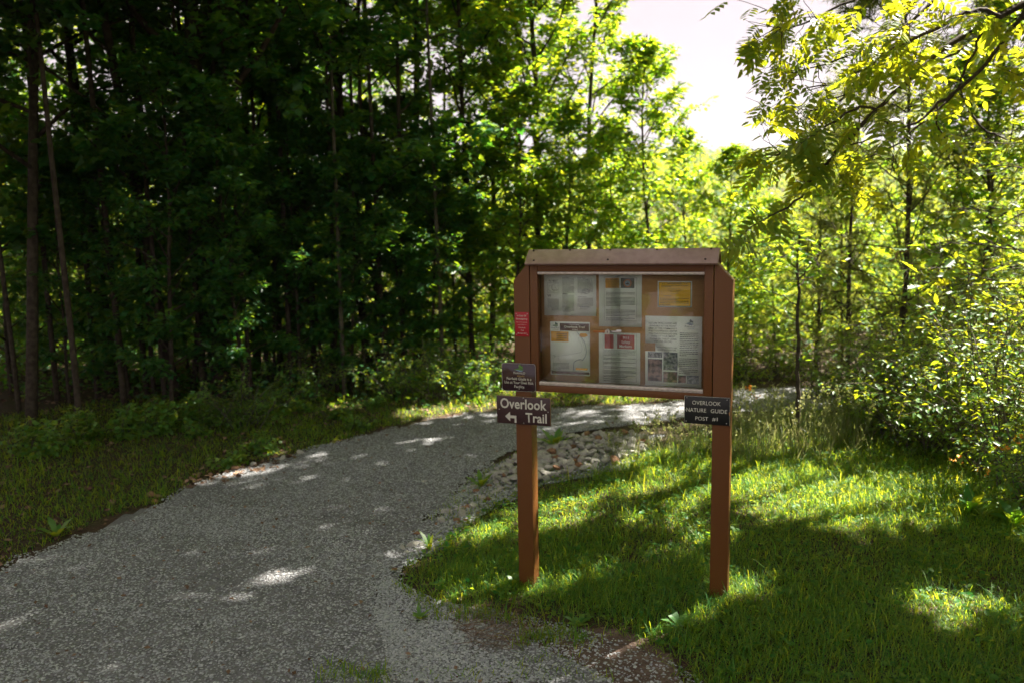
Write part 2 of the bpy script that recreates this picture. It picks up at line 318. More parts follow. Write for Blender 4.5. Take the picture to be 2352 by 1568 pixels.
GRASS_L = np.vstack([poly([(-500, 1420), (0, 1300), (170, 1228), (330, 1165), (480, 1095), (640, 1048), (800, 1005), (960, 962), (1050, 950), (1180, 936), (1400, 930), (1560, 920), (1690, 890)]), [[3.5, 11.0], [-1, 11.2], [-3.5, 10], [-5.6, 7.5], [-5.6, 4]]])
VERGE = densify(GRASS_L, .2, .04, rng)

# gravel: loose stones too many to count
STONE = (np.array([(1, 0, 0), (.2, .9, .1), (-.8, .4, 0), (-.7, -.6, .05), (.3, -.9, 0), (.1, .05, .75), (-.3, .1, -.4)])*.5, [(0, 1, 5), (1, 2, 5), (2, 3, 5), (3, 4, 5), (4, 0, 5)])
def rand_in(Q, n, r):
    lo, hi = Q.min(0), Q.max(0); P = r.uniform(lo, hi, (int(n*2.6), 2)); P = P[inside(P, Q)]; return P[:n]
def in_view(P, pad=.12):
    d = P[:, 1]; return (np.abs(P[:, 0]) < (d+.35)*(.636+pad)) & (d > 2.9)
def stones(P, smin, smax, r, g, flat=.6, lift=.006):
    n = len(P); z = ground_z(P[:, 0], P[:, 1])+lift; a = r.uniform(0, 6.28, n); s = smin+(smax-smin)*r.beta(1.3, 4, n)
    N = norm(np.stack([r.normal(0, .22, n), r.normal(0, .22, n), np.ones(n)], 1)); X = np.stack([np.cos(a), np.sin(a), r.normal(0, .15, n)], 1)
    S = np.stack([s, s*r.uniform(.6, 1, n), s*r.uniform(.5, 1, n)*flat*1.5], 1); g.scatter(STONE, np.column_stack([P, z]), X, N, S)
g = Geo()
P = rng.uniform([-5.5, 2.9], [5, 9.8], (640000, 2)); P = P[in_view(P)]; Pp = P[inside(P, densify(PATH, .12, .05, rng))]
w = np.clip(5.2/Pp[:, 1], 0, 1)**1.2*np.clip(.75+.35*noise2(Pp, 1.1, 61)+.2*noise2(Pp, 4, 62), .2, 1); Pp = Pp[rng.random(len(Pp)) < w]
stones(Pp, .008, .028, rng, g, lift=.014)
Pd = rand_in(DIRT, 9000, rng); Pd = Pd[rng.random(len(Pd)) < .5+.5*noise2(Pd, 3.5, 31)]; stones(Pd[in_view(Pd)], .005, .030, rng, g, lift=.008)
T = None; Pe = rand_in(poly([(880, 1320), (1000, 1380), (1150, 1410), (1080, 1480), (1300, 1568), (900, 1568), (860, 1400)]), 5200, rng); stones(Pe, .008, .03, rng, g, lift=.012)
Pe = rand_in(EDGE, 15000, rng); stones(Pe[in_view(Pe)], .007, .03, rng, g, lift=.012)
Pe = rand_in(poly([(1500, 1010), (1240, 1010), (1080, 1110), (960, 1250), (900, 1320), (1000, 1260), (1100, 1180), (1250, 1100), (1420, 1070)]), 4200, rng); stones(Pe, .015, .05, rng, g, lift=.012)
tag(g.build('gravel', M['gravel']), 'loose grey crushed stone covering the trail', 'gravel', kind='stuff')

# leaf litter
g = Geo(); P = np.vstack([rand_in(GRASS_L, 2500, rng), rng.uniform([-9, 8.5], [1, 14], (9000, 2)), rand_in(poly([(380, 1110), (520, 1070), (700, 1040), (640, 1075), (500, 1115)]), 160, rng)])
n = len(P); a = rng.uniform(0, 6.28, n)
g.scatter(BROAD, np.column_stack([P, ground_z(P[:, 0], P[:, 1])+.018]), np.stack([np.cos(a), np.sin(a), rng.normal(0, .2, n)], 1), norm(np.stack([rng.normal(0, .4, n), rng.normal(0, .4, n), np.ones(n)], 1)), rng.uniform(.02, .055, n))
tag(g.build('leaf_litter', M['litter']), 'dead brown leaves lying at the edge of the wood', 'leaf litter', kind='stuff')

P = rand_in(poly([(1030, 1400), (1130, 1395), (1250, 1440), (1180, 1500), (1090, 1490), (1050, 1450)]), 650, rng); n = len(P); a = rng.uniform(0, 6.28, n); g = Geo()
g.scatter(([(0, .012, 0), (0, -.012, 0), (1, -.008, 0), (1, .008, 0)], [(0, 1, 2, 3)]), np.column_stack([P, ground_z(P[:, 0], P[:, 1])+.018]), np.stack([np.cos(a), np.sin(a), rng.normal(0, .12, n)], 1), norm(np.stack([rng.normal(0, .5, n), rng.normal(0, .5, n), np.ones(n)], 1)), rng.uniform(.04, .11, n))
P = rand_in(PATH, 1500, rng); P = P[P[:, 1] > 3]; n = len(P); a = rng.uniform(0, 6.28, n)
g.scatter(LEAF4, np.column_stack([P, ground_z(P[:, 0], P[:, 1])+.03]), np.stack([np.cos(a), np.sin(a), rng.normal(0, .15, n)], 1), norm(np.stack([rng.normal(0, .4, n), rng.normal(0, .4, n), np.ones(n)], 1)), rng.uniform(.012, .04, n))
tag(g.build('dead_needles', M['litter']), 'brown dead needles and leaf bits scattered on the soil and gravel', 'leaf litter', kind='stuff')

# grass
BLADE = ([(0, .5, 0), (0, -.5, 0), (.45, .45, .06), (.45, -.45, .06), (.78, .3, .27), (.78, -.3, .27), (.92, 0, .55)], [(0, 1, 3, 2), (2, 3, 5, 4), (4, 5, 6)])
def blades(g, P, h, w, r, lean=.45, bend=1.0):
    n = len(P); a = r.uniform(0, 6.28, n); lz = np.abs(r.normal(0, lean, n))
    X = norm(np.stack([np.cos(a)*lz, np.sin(a)*lz, np.ones(n)], 1)); N = np.stack([np.cos(a), np.sin(a), -lz*.5], 1)*1.0
    Y = norm(np.cross(N, X)); N = np.cross(X, Y)
    g.scatter(BLADE, np.column_stack([P, ground_z(P[:, 0], P[:, 1])+.002]), X, N, np.stack([h, w, h*bend*r.uniform(.2, 1.6, n)], 1))
g = Geo()
P = rng.uniform([-1.2, 2.7], [6.5, 9.6], (620000, 2)); P = P[in_view(P)]; P = P[inside(P, densify(GRASS_R, .1, .035, rng))]
den = .9+.3*noise2(P, 2.6, 3); den *= np.clip(4.6/P[:, 1], .35, 1)**1.1
edge = np.minimum.reduce([np.abs(P-q).sum(1) for q in densify(GRASS_R, .12, 0, rng)]); den *= np.clip(edge/.3, .12, 1)
P = P[rng.random(len(P)) < den]; n = len(P)
hh = (.03+.035*rng.random(n)+.02*noise2(P, 1.6, 5))*(1+.7*sm(5.5, 8, P[:, 1])*sm(1.6, 2.3, P[:, 0])); hh *= np.where(rng.random(n) < .06, 1.7, 1)*(1-.45*sm(.6, .0, np.hypot(P[:, 0]-.0, P[:, 1]-3.4)))
blades(g, P, np.clip(hh, .02, .22), rng.uniform(.002, .005, n), rng, .9)
tuft = rng.uniform([.0, 3.], [4.6, 7.6], (380, 2)); tuft = tuft[inside(tuft, GRASS_R)]
T = np.repeat(tuft, 14, 0)+rng.normal(0, .03, (len(tuft)*14, 2)); blades(g, T, rng.uniform(.07, .17, len(T)), rng.uniform(.003, .006, len(T)), rng, .9)
T = rand_in(GRASS_R, 2600, rng); T = np.repeat(T, 5, 0)+rng.normal(0, .012, (13000, 2)); a = rng.uniform(0, 6.28, len(T)); zz = ground_z(T[:, 0], T[:, 1])+rng.uniform(.015, .05, len(T))
g.scatter(BROAD, np.column_stack([T, zz]), np.stack([np.cos(a), np.sin(a), rng.normal(.2, .25, len(T))], 1), norm(np.stack([rng.normal(0, .3, len(T)), rng.normal(0, .3, len(T)), np.ones(len(T))], 1)), rng.uniform(.012, .034, len(T)))
P = rng.uniform([-8, 4], [3, 11], (190000, 2)); P = P[in_view(P)]; P = P[inside(P, VERGE)]; P = P[rng.random(len(P)) < .85+.35*noise2(P, 2.2, 11)]; n = len(P)
blades(g, P, rng.uniform(.02, .075, n)*(1+.3*noise2(P, 2, 12)), rng.uniform(.003, .007, n), rng, .75)
tuft = rand_in(VERGE, 150, rng); T = np.repeat(tuft, 16, 0)+rng.normal(0, .03, (len(tuft)*16, 2)); blades(g, T, rng.uniform(.08, .2, len(T)), rng.uniform(.003, .006, len(T)), rng, .8)
P = rand_in(EDGE, 5200, rng); P = P[noise2(P, 3, 71) > .1]; blades(g, P, rng.uniform(.02, .07, len(P)), rng.uniform(.0025, .005, len(P)), rng, .8)
P = rand_in(poly([(900, 1340), (1150, 1400), (1250, 1440), (1000, 1430)]), 700, rng); blades(g, P, rng.uniform(.03, .08, len(P)), rng.uniform(.003, .006, len(P)), rng)
for q in [(780, 1555), (860, 1560), (1220, 1475), (1330, 1475), (1270, 1460), (1570, 1480), (1640, 1560)]:
    c = gp(*q); T = c+rng.normal(0, .05, (90, 2)); blades(g, T, rng.uniform(.03, .09, 90), rng.uniform(.003, .006, 90), rng)
tag(g.build('grass', M['grass']), 'green grass growing around the sign and on both verges', 'grass', kind='stuff')

# seed-headed grass behind the sign
g = Geo(); P = np.vstack([rand_in(poly([(1640, 1030), (1690, 975), (2000, 980), (2000, 1040), (1750, 1075), (1640, 1060)]), 300, rng), rand_in(poly([(1380, 1045), (1480, 1015), (1640, 1005), (1650, 1050), (1420, 1075)]), 85, rng)])
n = len(P); H = np.where(P[:, 0] < 1.75, rng.uniform(.14, .30, n), rng.uniform(.22, .48, n)); z = ground_z(P[:, 0], P[:, 1]); a = rng.uniform(0, 6.28, n); L = rng.uniform(.02, .12, n)
for i in range(n):
    top = np.array([P[i, 0]+L[i]*math.cos(a[i]), P[i, 1]+L[i]*math.sin(a[i]), z[i]+H[i]]); base = np.array([P[i, 0], P[i, 1], z[i]-.01]); mid = (base+top)/2+[0, 0, .03]
    g.tube([base, mid, top], [.0018, .0014, .001], 3)
    m_ = 16; t = rng.uniform(.62, 1, m_)[:, None]; C = mid+(top-mid)*(t*1.0)+rng.normal(0, .009, (m_, 3)); g.scatter(LEAF4, C, norm(top-mid)+rng.normal(0, .5, (m_, 3)), rng.normal(0, 1, (m_, 3)), rng.uniform(.012, .022, m_))
    nb = 3; g.scatter(BLADE, np.tile(base, (nb, 1)), np.stack([rng.normal(0, .35, nb), rng.normal(0, .35, nb), np.ones(nb)], 1), rng.normal(0, 1, (nb, 3)), np.stack([np.full(nb, H[i]*.7), np.full(nb, .006), np.full(nb, .12)], 1))
tag(g.build('tall_grass', M['tallgrass']), 'tall seed-headed grass standing behind the sign', 'grass', kind='stuff')

# ------------------------------------------------------------------ the notice board
YAW = .3625; S0 = np.array([.0136, 4.131, 0.]); UD = np.array([math.cos(YAW), -math.sin(YAW), 0]); ND = np.array([math.sin(YAW), math.cos(YAW), 0])
WD, PW, PD = 1.090, .0845, .0900
def SP(u, n, z): return S0+UD*u+ND*n+np.array([0, 0, z])
kiosk = empty('notice_board', S0, 'brown plastic lumber trail notice board on two posts with glazed case and slanted cap', 'notice board', rz=-YAW)
def part(name, f, m, parent=kiosk, bevel=.0018, label=None, **k):
    g = Geo(); f(g); o = g.build(name, m, parent, bevel=bevel, **k)
    if label: o['label'] = label
    return o
zg0, zg1 = -.12, -.05
def post_l(g): g.prism([(0, zg0), (PW, zg0), (PW, 1.76), (.066, 1.735), (.0, 1.659)], 0, PD)
def post_r(g): g.prism([(WD, 1.663), (WD-.068, 1.738), (WD-PW, 1.76), (WD-PW, zg1), (WD, zg1)], 0, PD)
part('post', post_l, M['plastic']); part('post', post_r, M['plastic'])
i0, i1 = PW+.004, WD-PW-.004
f0, f1 = .1287, .9600
part('frame_stile', lambda g: g.box(i0, f0, .001, .085, 1.090, 1.755), M['plastic']); part('frame_stile', lambda g: g.box(f1, i1, .001, .085, 1.090, 1.755), M['plastic'])
part('top_rail', lambda g: g.box(f0+.0006, f1-.0006, .003, .085, 1.7045, 1.755), M['plastic'], bevel=.001)
part('bottom_rail', lambda g: g.box(f0+.0006, f1-.0006, .002, .085, 1.090, 1.1235), M['plastic'], bevel=.001)
part('back_panel', lambda g: g.box(f0+.001, f1-.001, .056, .080, 1.1245, 1.7035), M['panel'], bevel=0)
tr = part('glass_track', lambda g: (g.box(f0+.001, f1-.001, .0025, .034, 1.6905, 1.7035),), M['alu'], bevel=.0008, label='aluminium track along the top of the glass')
part('glass_track', lambda g: (g.box(f0+.001, f1-.001, .0025, .034, 1.1245, 1.1425),), M['alu'], bevel=.0008, label='aluminium track along the bottom of the glass')
part('glass_pane', lambda g: g.box(f0+.002, .552, .015, .019, 1.1430, 1.6900), M['glass'], bevel=0)
part('glass_pane', lambda g: g.box(.503, f1-.002, .024, .028, 1.1430, 1.6900), M['glass'], bevel=0)
lk = part('lock', lambda g: g.tube([(.493, .014, 1.4085), (.493, -.008, 1.4085)], [.0135, .0125], 20), M['steel'], bevel=0, label='round key lock on the sliding glass')
part('keyhole', lambda g: g.box(.4915, .4945, -.0092, -.0078, 1.403, 1.414), M['dark'], lk, bevel=0)
part('lock_bar', lambda g: g.box(.417, .4795, .0085, .0118, 1.4015, 1.4125), M['rust'], lk, bevel=.0008, label='rusty lock bar')
part('lock_bar', lambda g: (g.box(.5065, .534, .0085, .0118, 1.4035, 1.4125), g.box(.5345, .560, .0075, .0108, 1.400, 1.419)), M['steel'], lk, bevel=.0008, label='bright lock bar end')
# cap: two slanted boards over a ridge
def slab(g, u0, u1, a, b, t):                              # board between (n,z) points a and b, thickness t outward
    d = np.array([b[0]-a[0], b[1]-a[1]]); d = d/np.linalg.norm(d); nn = np.array([-d[1], d[0]])*t
    if nn[1] < 0: nn = -nn
    q = [a, b, (b[0]+nn[0], b[1]+nn[1]), (a[0]+nn[0], a[1]+nn[1])]
    V = [(u0, p[0], p[1]) for p in q]+[(u1, p[0], p[1]) for p in q]
    g.faces(V, [(0, 1, 2, 3), (7, 6, 5, 4), (0, 4, 5, 1), (1, 5, 6, 2), (2, 6, 7, 3), (3, 7, 4, 0)])
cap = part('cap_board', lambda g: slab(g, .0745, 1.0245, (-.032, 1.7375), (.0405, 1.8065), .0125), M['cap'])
part('cap_board', lambda g: slab(g, .0745, 1.0245, (.115, 1.7375), (.0418, 1.8065), .0125), M['plastic'])
part('cap_core', lambda g: g.prism([(PW+.02, 1.7555), (WD-PW-.02, 1.7555), (WD-PW-.02, 1.772), (PW+.02, 1.772)], .006, .082), M['dark'], bevel=0)
def screw(g, u, z, n, r=.0045, dn=.002): g.tube([(u, n, z), (u, n-dn, z)], [r, r*.8], 10)
cd = np.array([.0725, .069]); cd = cd/np.linalg.norm(cd)
for u, t in ((.103, .9), (.295, .93), (.50, .93), (.73, .93), (.985, .93), (.12, .22), (.50, .26), (.965, .26)):
    p = np.array([-.032, 1.7375])+cd*.1*t; q = p+np.array([-cd[1], cd[0]])*.0128
    part('screw', lambda g: g.tube([(u, q[0]+.0005, q[1]), (u, q[0]-.0016, q[1]+.0017)], [.0052, .0042], 10), M['dark'], cap, bevel=0)
for u, n, z in ((WD-.035, .03, 1.702), (WD-.022, .06, 1.687)):
    part('screw', lambda g: g.tube([(u, n, z), (u+.002, n, z+.0025)], [.005, .004], 8), M['steel'], kiosk, bevel=0)

# ------------------------------------------------------------------ lettering
def text_mesh(s, bold=0.0):
    c = bpy.data.curves.new('t', 'FONT'); c.body = s; c.align_x = 'LEFT'; c.resolution_u = 3; c.offset = bold; c.space_character = 1.0+bold*1.5
    o = bpy.data.objects.new('t', c); SC.collection.objects.link(o); dg = bpy.context.evaluated_depsgraph_get()
    me = bpy.data.meshes.new_from_object(o.evaluated_get(dg)); bpy.data.objects.remove(o); bpy.data.curves.remove(c)
    V = np.empty(len(me.vertices)*3); me.vertices.foreach_get('co', V); V = V.reshape(-1, 3)
    Fc = [tuple(p.vertices) for p in me.polygons]; bpy.data.meshes.remove(me); return V, Fc
def put_text(g, s, x0, x1, z0, z1, n, bold=0, shear=0, skew=0):
    V, Fc = text_mesh(s, bold); lo, hi = V.min(0), V.max(0)
    base = 0 if not any(ch in s for ch in 'gjpqy,Q') else 0
    hi_y = hi[1]; sx = (x1-x0)/(hi[0]-lo[0]); sz = (z1-z0)/(hi_y-max(lo[1], base-.02) if any(ch in s for ch in 'gjpqy,') else hi_y-lo[1])
    by = 0 if any(ch in s for ch in 'gjpqy,') else lo[1]
    x = x0+(V[:, 0]-lo[0])*sx+(V[:, 1]-by)*sz*shear; z = z0+(V[:, 1]-by)*sz+skew*(x-x0)
    g.faces(np.stack([x, np.full(len(x), n), z], 1), Fc)
def quad(g, x0, x1, z0, z1, n): g.faces([(x0, n, z0), (x1, n, z0), (x1, n, z1), (x0, n, z1)], [(0, 1, 2, 3)])
def shape(g, pts, n): g.faces([(p[0], n, p[1]) for p in pts], [tuple(range(len(pts)))])
def line(g, pts, w, n):
    for a, b in zip(pts[:-1], pts[1:]):
        a = np.array(a, float); b = np.array(b, float); d = b-a; d = d/(np.linalg.norm(d)+1e-9); e = np.array([-d[1], d[0]])*w/2
        shape(g, [a-e-d*w*.3, b-e+d*w*.3, b+e+d*w*.3, a+e-d*w*.3], n)
def body(g, x0, x1, z_top, rows, pitch, n, r, hh=.36, ragged=True):   # unreadable small print: rows of word-sized marks
    for k in range(rows):
        z = z_top-k*pitch; x = x0; end = x1-(0 if not ragged or k < rows-1 else (x1-x0)*r.uniform(.2, .7))
        while x < end:
            w = r.uniform(1.2, 4.2)*pitch*.42
            quad(g, x, min(x+w, x1), z-pitch*hh*.5, z+pitch*hh*.5*r.uniform(.7, 1), n); x += w+pitch*.22
def plate(name, label, cat, u, z, w, h, n, t, m, outline=None, group=None, tilt=0):
    e = empty(name, SP(u, n, z), label, cat, group, rz=-YAW)
    g = Geo()
    if outline is None: g.box(0, w, 0, t, 0, h)
    else: g.prism(outline, 0, t)
    b = g.build('plate' if t > .001 else 'sheet', m, e, bevel=.0006 if t > .001 else 0); return e, b
def sub(name, f, m, parent, label=None):
    g = Geo(); f(g); o = g.build(name, m, parent)
    if label: o['label'] = label
    return o
def logo(parent, x, z, w, n, mats, word=True, script=None):
    # tree over waves with the town's name beneath
    def wave(g): shape(g, [(x-.5*w, z+.30*w), (x-.25*w, z+.40*w), (x, z+.44*w), (x+.32*w, z+.36*w), (x+.36*w, z+.28*w), (x+.1*w, z+.30*w), (x-.1*w, z+.33*w), (x-.3*w, z+.31*w)], n)
    def wave2(g): shape(g, [(x-.35*w, z+.27*w), (x-.1*w, z+.31*w), (x+.15*w, z+.26*w), (x+.36*w, z+.25*w), (x+.2*w, z+.17*w), (x, z+.18*w), (x-.18*w, z+.24*w)], n)
    def trees(g): shape(g, [(x-.02*w, z+.45*w), (x-.04*w, z+.62*w), (x+.06*w, z+.82*w), (x+.16*w, z+.66*w), (x+.2*w, z+.6*w), (x+.3*w, z+.64*w), (x+.33*w, z+.40*w), (x+.1*w, z+.45*w)], n)
    o = sub('emblem', wave, M[mats[0]], parent); sub('wave', wave2, M[mats[1]], o) if False else None
    sub('emblem', wave2, M[mats[1]], parent); sub('emblem', trees, M[mats[2]], parent)
    if word: sub('lettering', lambda g: (put_text(g, 'F', x-.5*w, x-.38*w, z-.06*w, z+.14*w, n), put_text(g, 'AIRFIEL', x-.37*w, x+.35*w, z-.04*w, z+.11*w, n), put_text(g, 'D', x+.37*w, x+.52*w, z-.06*w, z+.14*w, n)), M[mats[3]], parent)
    if script: sub('lettering', lambda g: put_text(g, 'Glade', x-.22*w, x+.42*w, z-.26*w, z-.10*w, n, shear=.35), M[script], parent)

rs = np.random.default_rng(5)
# arrow sign
e, b = plate('direction_sign', 'dark brown Overlook Trail sign with a left arrow, lowest on the left post', 'sign', -.1015, .914, .2985, .1475, -.0145, .004, M['signbrown'])
w, h = .2985, .1475
def lt(g):
    put_text(g, 'Overlook', .068*w, .925*w, .545*h, .915*h, -.0006, bold=.022); put_text(g, 'Trail', .535*w, .925*w, .085*h, .43*h, -.0006, bold=.022)
sub('lettering', lt, M['cream'], b)
sub('arrow', lambda g: (shape(g, [(.155*w, .255*h), (.25*w, .08*h), (.25*w, .195*h), (.25*w, .315*h), (.25*w, .435*h)], -.0006), shape(g, [(.2502*w, .20*h), (.33*w, .20*h), (.33*w, .30*h), (.2502*w, .30*h)], -.0006), shape(g, [(.3302*w, .04*h), (.366*w, .04*h), (.366*w, .30*h), (.3302*w, .30*h)], -.0006)), M['cream'], b)
sub('edge', lambda g: (quad(g, 0.001, w-.001, h-.0022, h-.001, -.0005), quad(g, w-.0022, w-.001, .001, h-.0022, -.0005)), M['gold'], b)
for u, z in ((.5*w, .955*h), (.5*w, .045*h), (.045*w, .5*h), (.95*w, .5*h)): sub('screw', lambda g: screw(g, u, z, 0, .0035), M['steel'], b)
# own risk sign
w, h = .189, .1475; rr = .013
ol = [(w/2+sx*(w/2-rr)+rr*math.cos(a), h/2+sz*(h/2-rr)+rr*math.sin(a)) for sx, sz, a0 in ((1, 1, 0), (-1, 1, 90), (-1, -1, 180), (1, -1, 270)) for a in [R(a0+q) for q in (0, 22, 45, 68, 90)]]
e, b = plate('risk_sign', 'glossy dark plum sign with rounded corners and a small emblem, on the left post', 'sign', -.0725, 1.0870, w, h, -.0085, .003, M['signbrown'], outline=ol)
M['signgloss'] = mat('sign_plum_gloss', (.035, .016, .020), .12, .6); b.data.materials[0] = M['signgloss']
def rim(g):
    for k in range(len(ol)):
        a = np.array(ol[k]); c = np.array(ol[(k+1) % len(ol)]); ctr = np.array([w/2, h/2]); ia = ctr+(a-ctr)*.985; ic = ctr+(c-ctr)*.985; ib = ctr+(a-ctr)*.972; id_ = ctr+(c-ctr)*.972
        shape(g, [ib, id_, ic, ia], -.0004)
sub('border', rim, M['cream'], b)
sub('lettering', lambda g: (put_text(g, 'Fairfield Glade is a', .15*w, .87*w, .40*h, .50*h, -.0006, bold=.006), put_text(g, 'Use at Your Own Risk', .08*w, .93*w, .265*h, .365*h, -.0006, bold=.006), put_text(g, 'Facility.', .37*w, .68*w, .125*h, .225*h, -.0006, bold=.006)), M['cream'], b)
logo(b, .52*w, .635*h, .33*w, -.0006, ('leafgreen', 'paleblue', 'leafgreen', 'cream'), script='gold')
for z in (.09*h, .915*h): sub('screw', lambda g: screw(g, .51*w, z, 0, .003), M['steel'], b)
# emergency sign
w, h = .0745, .1250
e, b = plate('emergency_sign', 'small red emergency sign screwed high on the left post', 'sign', .006, 1.3725, w, h, -.0035, .0025, M['signred'])
def lt(g):
    for s_, x0, x1, z0, z1, bd in (('In Case Of', .14, .83, .825, .895, .01), ('Emergency', .08, .91, .695, .765, .01), ('Tell the 911 operator', .08, .92, .575, .61, 0), ('your location is', .2, .8, .475, .51, 0), ('Overlook', .24, .76, .335, .395, .005), ('Trail', .4, .62, .225, .285, .005), ('Marker #61', .18, .82, .10, .165, .005)):
        put_text(g, s_, x0*w, x1*w, z0*h, z1*h, -.0006, bold=bd)
sub('lettering', lt, M['cream'], b)
for u, z in ((.1, .94), (.9, .94), (.1, .08), (.88, .08)): sub('screw', lambda g: screw(g, u*w, z*h, 0, .0028), M['steel'], b)
# nature guide sign
w, h = .2145, .1360
e, b = plate('guide_sign', 'black Overlook Nature Guide Post #1 sign on the right post', 'sign', .8735, .9768, w, h, -.0085, .0032, M['signblack'])
def lt(g):
    put_text(g, 'OVERLOOK', .175*w, .80*w, .69*h, .835*h, -.0006, bold=.004); put_text(g, 'NATURE', .045*w, .485*w, .425*h, .565*h, -.0006, bold=.004); put_text(g, 'GUIDE', .585*w, .94*w, .425*h, .565*h, -.0006, bold=.004)
    put_text(g, 'POST', .25*w, .53*w, .13*h, .27*h, -.0006, bold=.004); put_text(g, '#1', .615*w, .735*w, .13*h, .27*h, -.0006, bold=.004)
sub('lettering', lt, M['cream'], b)
sub('edge', lambda g: (quad(g, .001, w-.001, h-.0018, h-.0006, -.0005), quad(g, w-.0014, w-.0004, .001, h-.0022, -.0005), quad(g, .0004, .0012, .001, h-.0022, -.0005)), M['cream'], b)
for u, z in ((.055, .93), (.935, .92), (.018, .485), (.045, .08), (.93, .08)): sub('screw', lambda g: screw(g, u*w, z*h, 0, .003), M['steel'], b)
sub('rust_stain', lambda g: shape(g, [(w*.985, h*.36), (w*.998, h*.37), (w*.998, h*.50), (w*.975, h*.47)], -.0004), M['rust'], b)

# papers pinned inside the case
NP = .0535
def notice(name, label, u, z, w, h, tilt=0, m='paper', outline=None):
    e = empty(name, SP(u, NP, z), label, 'notice', 'notices pinned in the glazed case', rz=-YAW); e.rotation_euler = (0, tilt, -YAW)
    g = Geo(); (g.box(0, w, 0, .0005, 0, h) if outline is None else g.prism(outline, 0, .0005)); return e, g.build('sheet', M[m], e)
def sleeve(e, w, h):
    xs = np.linspace(-.004, w+.004, 24); zs = np.linspace(-.006, h+.003, 30); X, Z = np.meshgrid(xs, zs); r = rs.uniform(0, 6, 6)
    Y = -.0022+.0006*np.sin(X*17+np.sin(Z*22+r[0])*1.6+r[1])*np.sin(Z*30+r[2]+X*12)+.0005*np.sin(Z*70+X*22+r[3]); g = Geo(); i = (np.arange(29)[:, None]*24+np.arange(23)[None]).reshape(-1)
    g.add(np.stack([X, Y, Z], -1), np.stack([i, i+1, i+25, i+24], -1).reshape(-1), [4]*len(i)); g.build('plastic_sleeve', M['sleeve'], e, smooth=True)
I_ = -.0005
e, b = notice('paper_notice', 'landscape hiking newsletter page with boots and compass drawings, top left in the case', .1468, 1.479, .2745, .2065)
w, h = .2745, .2065
def pr(g):
    body(g, .018, .078, h*.40, 9, .0052, I_, rs); body(g, .098, .16, h*.90, 7, .0052, I_, rs); body(g, .098, .16, h*.72, 8, .0052, I_, rs); body(g, .098, .16, h*.50, 13, .0052, I_, rs)
    body(g, .178, .258, h*.90, 14, .0052, I_, rs); body(g, .178, .258, h*.43, 9, .0052, I_, rs); body(g, .19, .245, h*.22, 3, .0052, I_, rs); body(g, .038, .078, h*.20, 4, .0052, I_, rs); body(g, .098, .16, h*.20, 5, .0052, I_, rs)
    line(g, [(.018, h*.945), (.25, h*.945)], .0006, I_); line(g, [(.018, h*.885), (.078, h*.885)], .0006, I_); line(g, [(.018, h*.81), (.078, h*.81)], .0006, I_)
sub('small_print', pr, M['greyink'], b)
sub('heading', lambda g: (put_text(g, 'Fun Hikes !', .026, .07, h*.83, h*.87, I_, .02, .2), put_text(g, 'W', .018, .037, h*.455, h*.52, I_), put_text(g, 'NORTH TRAILS', .178, .218, h*.918, h*.938, I_, .02), put_text(g, 'CENTRAL TRAILS', .178, .222, h*.455, h*.475, I_, .02), put_text(g, 'GLASTONBURY', .098, .135, h*.918, h*.938, I_, .02), put_text(g, 'OVERLOOK', .098, .125, h*.52, h*.54, I_, .02), put_text(g, 'HIKE SAFE', .098, .125, h*.215, h*.235, I_, .02)), M['ink'], b)
def boots(g):
    a, c = .019, h*.555; q = .0565; k = .05
    line(g, [(a, c), (a+q, c), (a+q, c+k), (a, c+k), (a, c)], .0007, I_)
    for dx, dz in ((0, 0), (.018, .006)):
        P_ = [(.010, .040), (.007, .026), (.005, .015), (.012, .008), (.026, .004), (.036, .006), (.038, .010), (.030, .016), (.024, .022), (.022, .034), (.022, .041), (.010, .040)]
        line(g, [(a+dx+x*.95, c+dz+z*.95) for x, z in P_], .0008, I_); line(g, [(a+dx+.006, c+dz+.014), (a+dx+.018, c+dz+.010), (a+dx+.034, c+dz+.009)], .0007, I_)
sub('boot_drawing', boots, M['ink'], b)
def comp(g):
    c = (.222, h*.60)
    for s_ in (1, .78): line(g, [(c[0]+.021*s_*math.cos(t), c[1]+.012*s_*math.sin(t)) for t in np.linspace(0, 6.283, 25)], .0011, I_)
    line(g, [(c[0]-.013, c[1]+.005), (c[0]+.014, c[1]-.005)], .0014, I_); line(g, [(c[0]-.020, c[1]-.006), (c[0]-.026, c[1]-.012), (c[0]-.021, c[1]-.014)], .0012, I_)
sub('compass_drawing', comp, M['ink'], b); sleeve(e, w, h)
e, b = notice('paper_notice', 'letter size page about how the hiking trails are built, upper middle of the case', .4358, 1.4285, .2155, .2580)
w, h = .2155, .258
def pr(g):
    body(g, .036, .182, h*.66, 3, .0068, I_, rs); body(g, .036, .182, h*.565, 7, .0068, I_, rs); body(g, .036, .182, h*.32, 5, .0068, I_, rs); body(g, .036, .182, h*.165, 2, .0068, I_, rs)
sub('small_print', pr, M['greyink'], b)
sub('border', lambda g: line(g, [(.027, .03), (.19, .03), (.19, h*.955), (.027, h*.955), (.027, .03)], .0008, I_), M['greyink'], b)
oo = sub('orange_heading', lambda g: quad(g, .033, .103, h*.745, h*.938, I_), M['orange'], b)
sub('lettering', lambda g: [put_text(g, s_, .033+.07*x0, .033+.07*x1, h*z_, h*(z_+.028), I_-.0003, .012) for s_, x0, x1, z_ in (('How the Fairfield', .06, .94, .895), ('Glade Hiking Trails', .04, .96, .852), ('are Built and', .18, .80, .808), ('Maintained', .22, .78, .765))], M['ink'], oo)
oo = sub('dark_picture', lambda g: quad(g, .111, .179, h*.745, h*.938, I_), mat('dark_print', (.05, .055, .035), .5), b)
def disc(g, x, z, r, n, k=28): shape(g, [(x+r*math.cos(t), z+r*math.sin(t)) for t in np.arange(k)*2*math.pi/k], n)
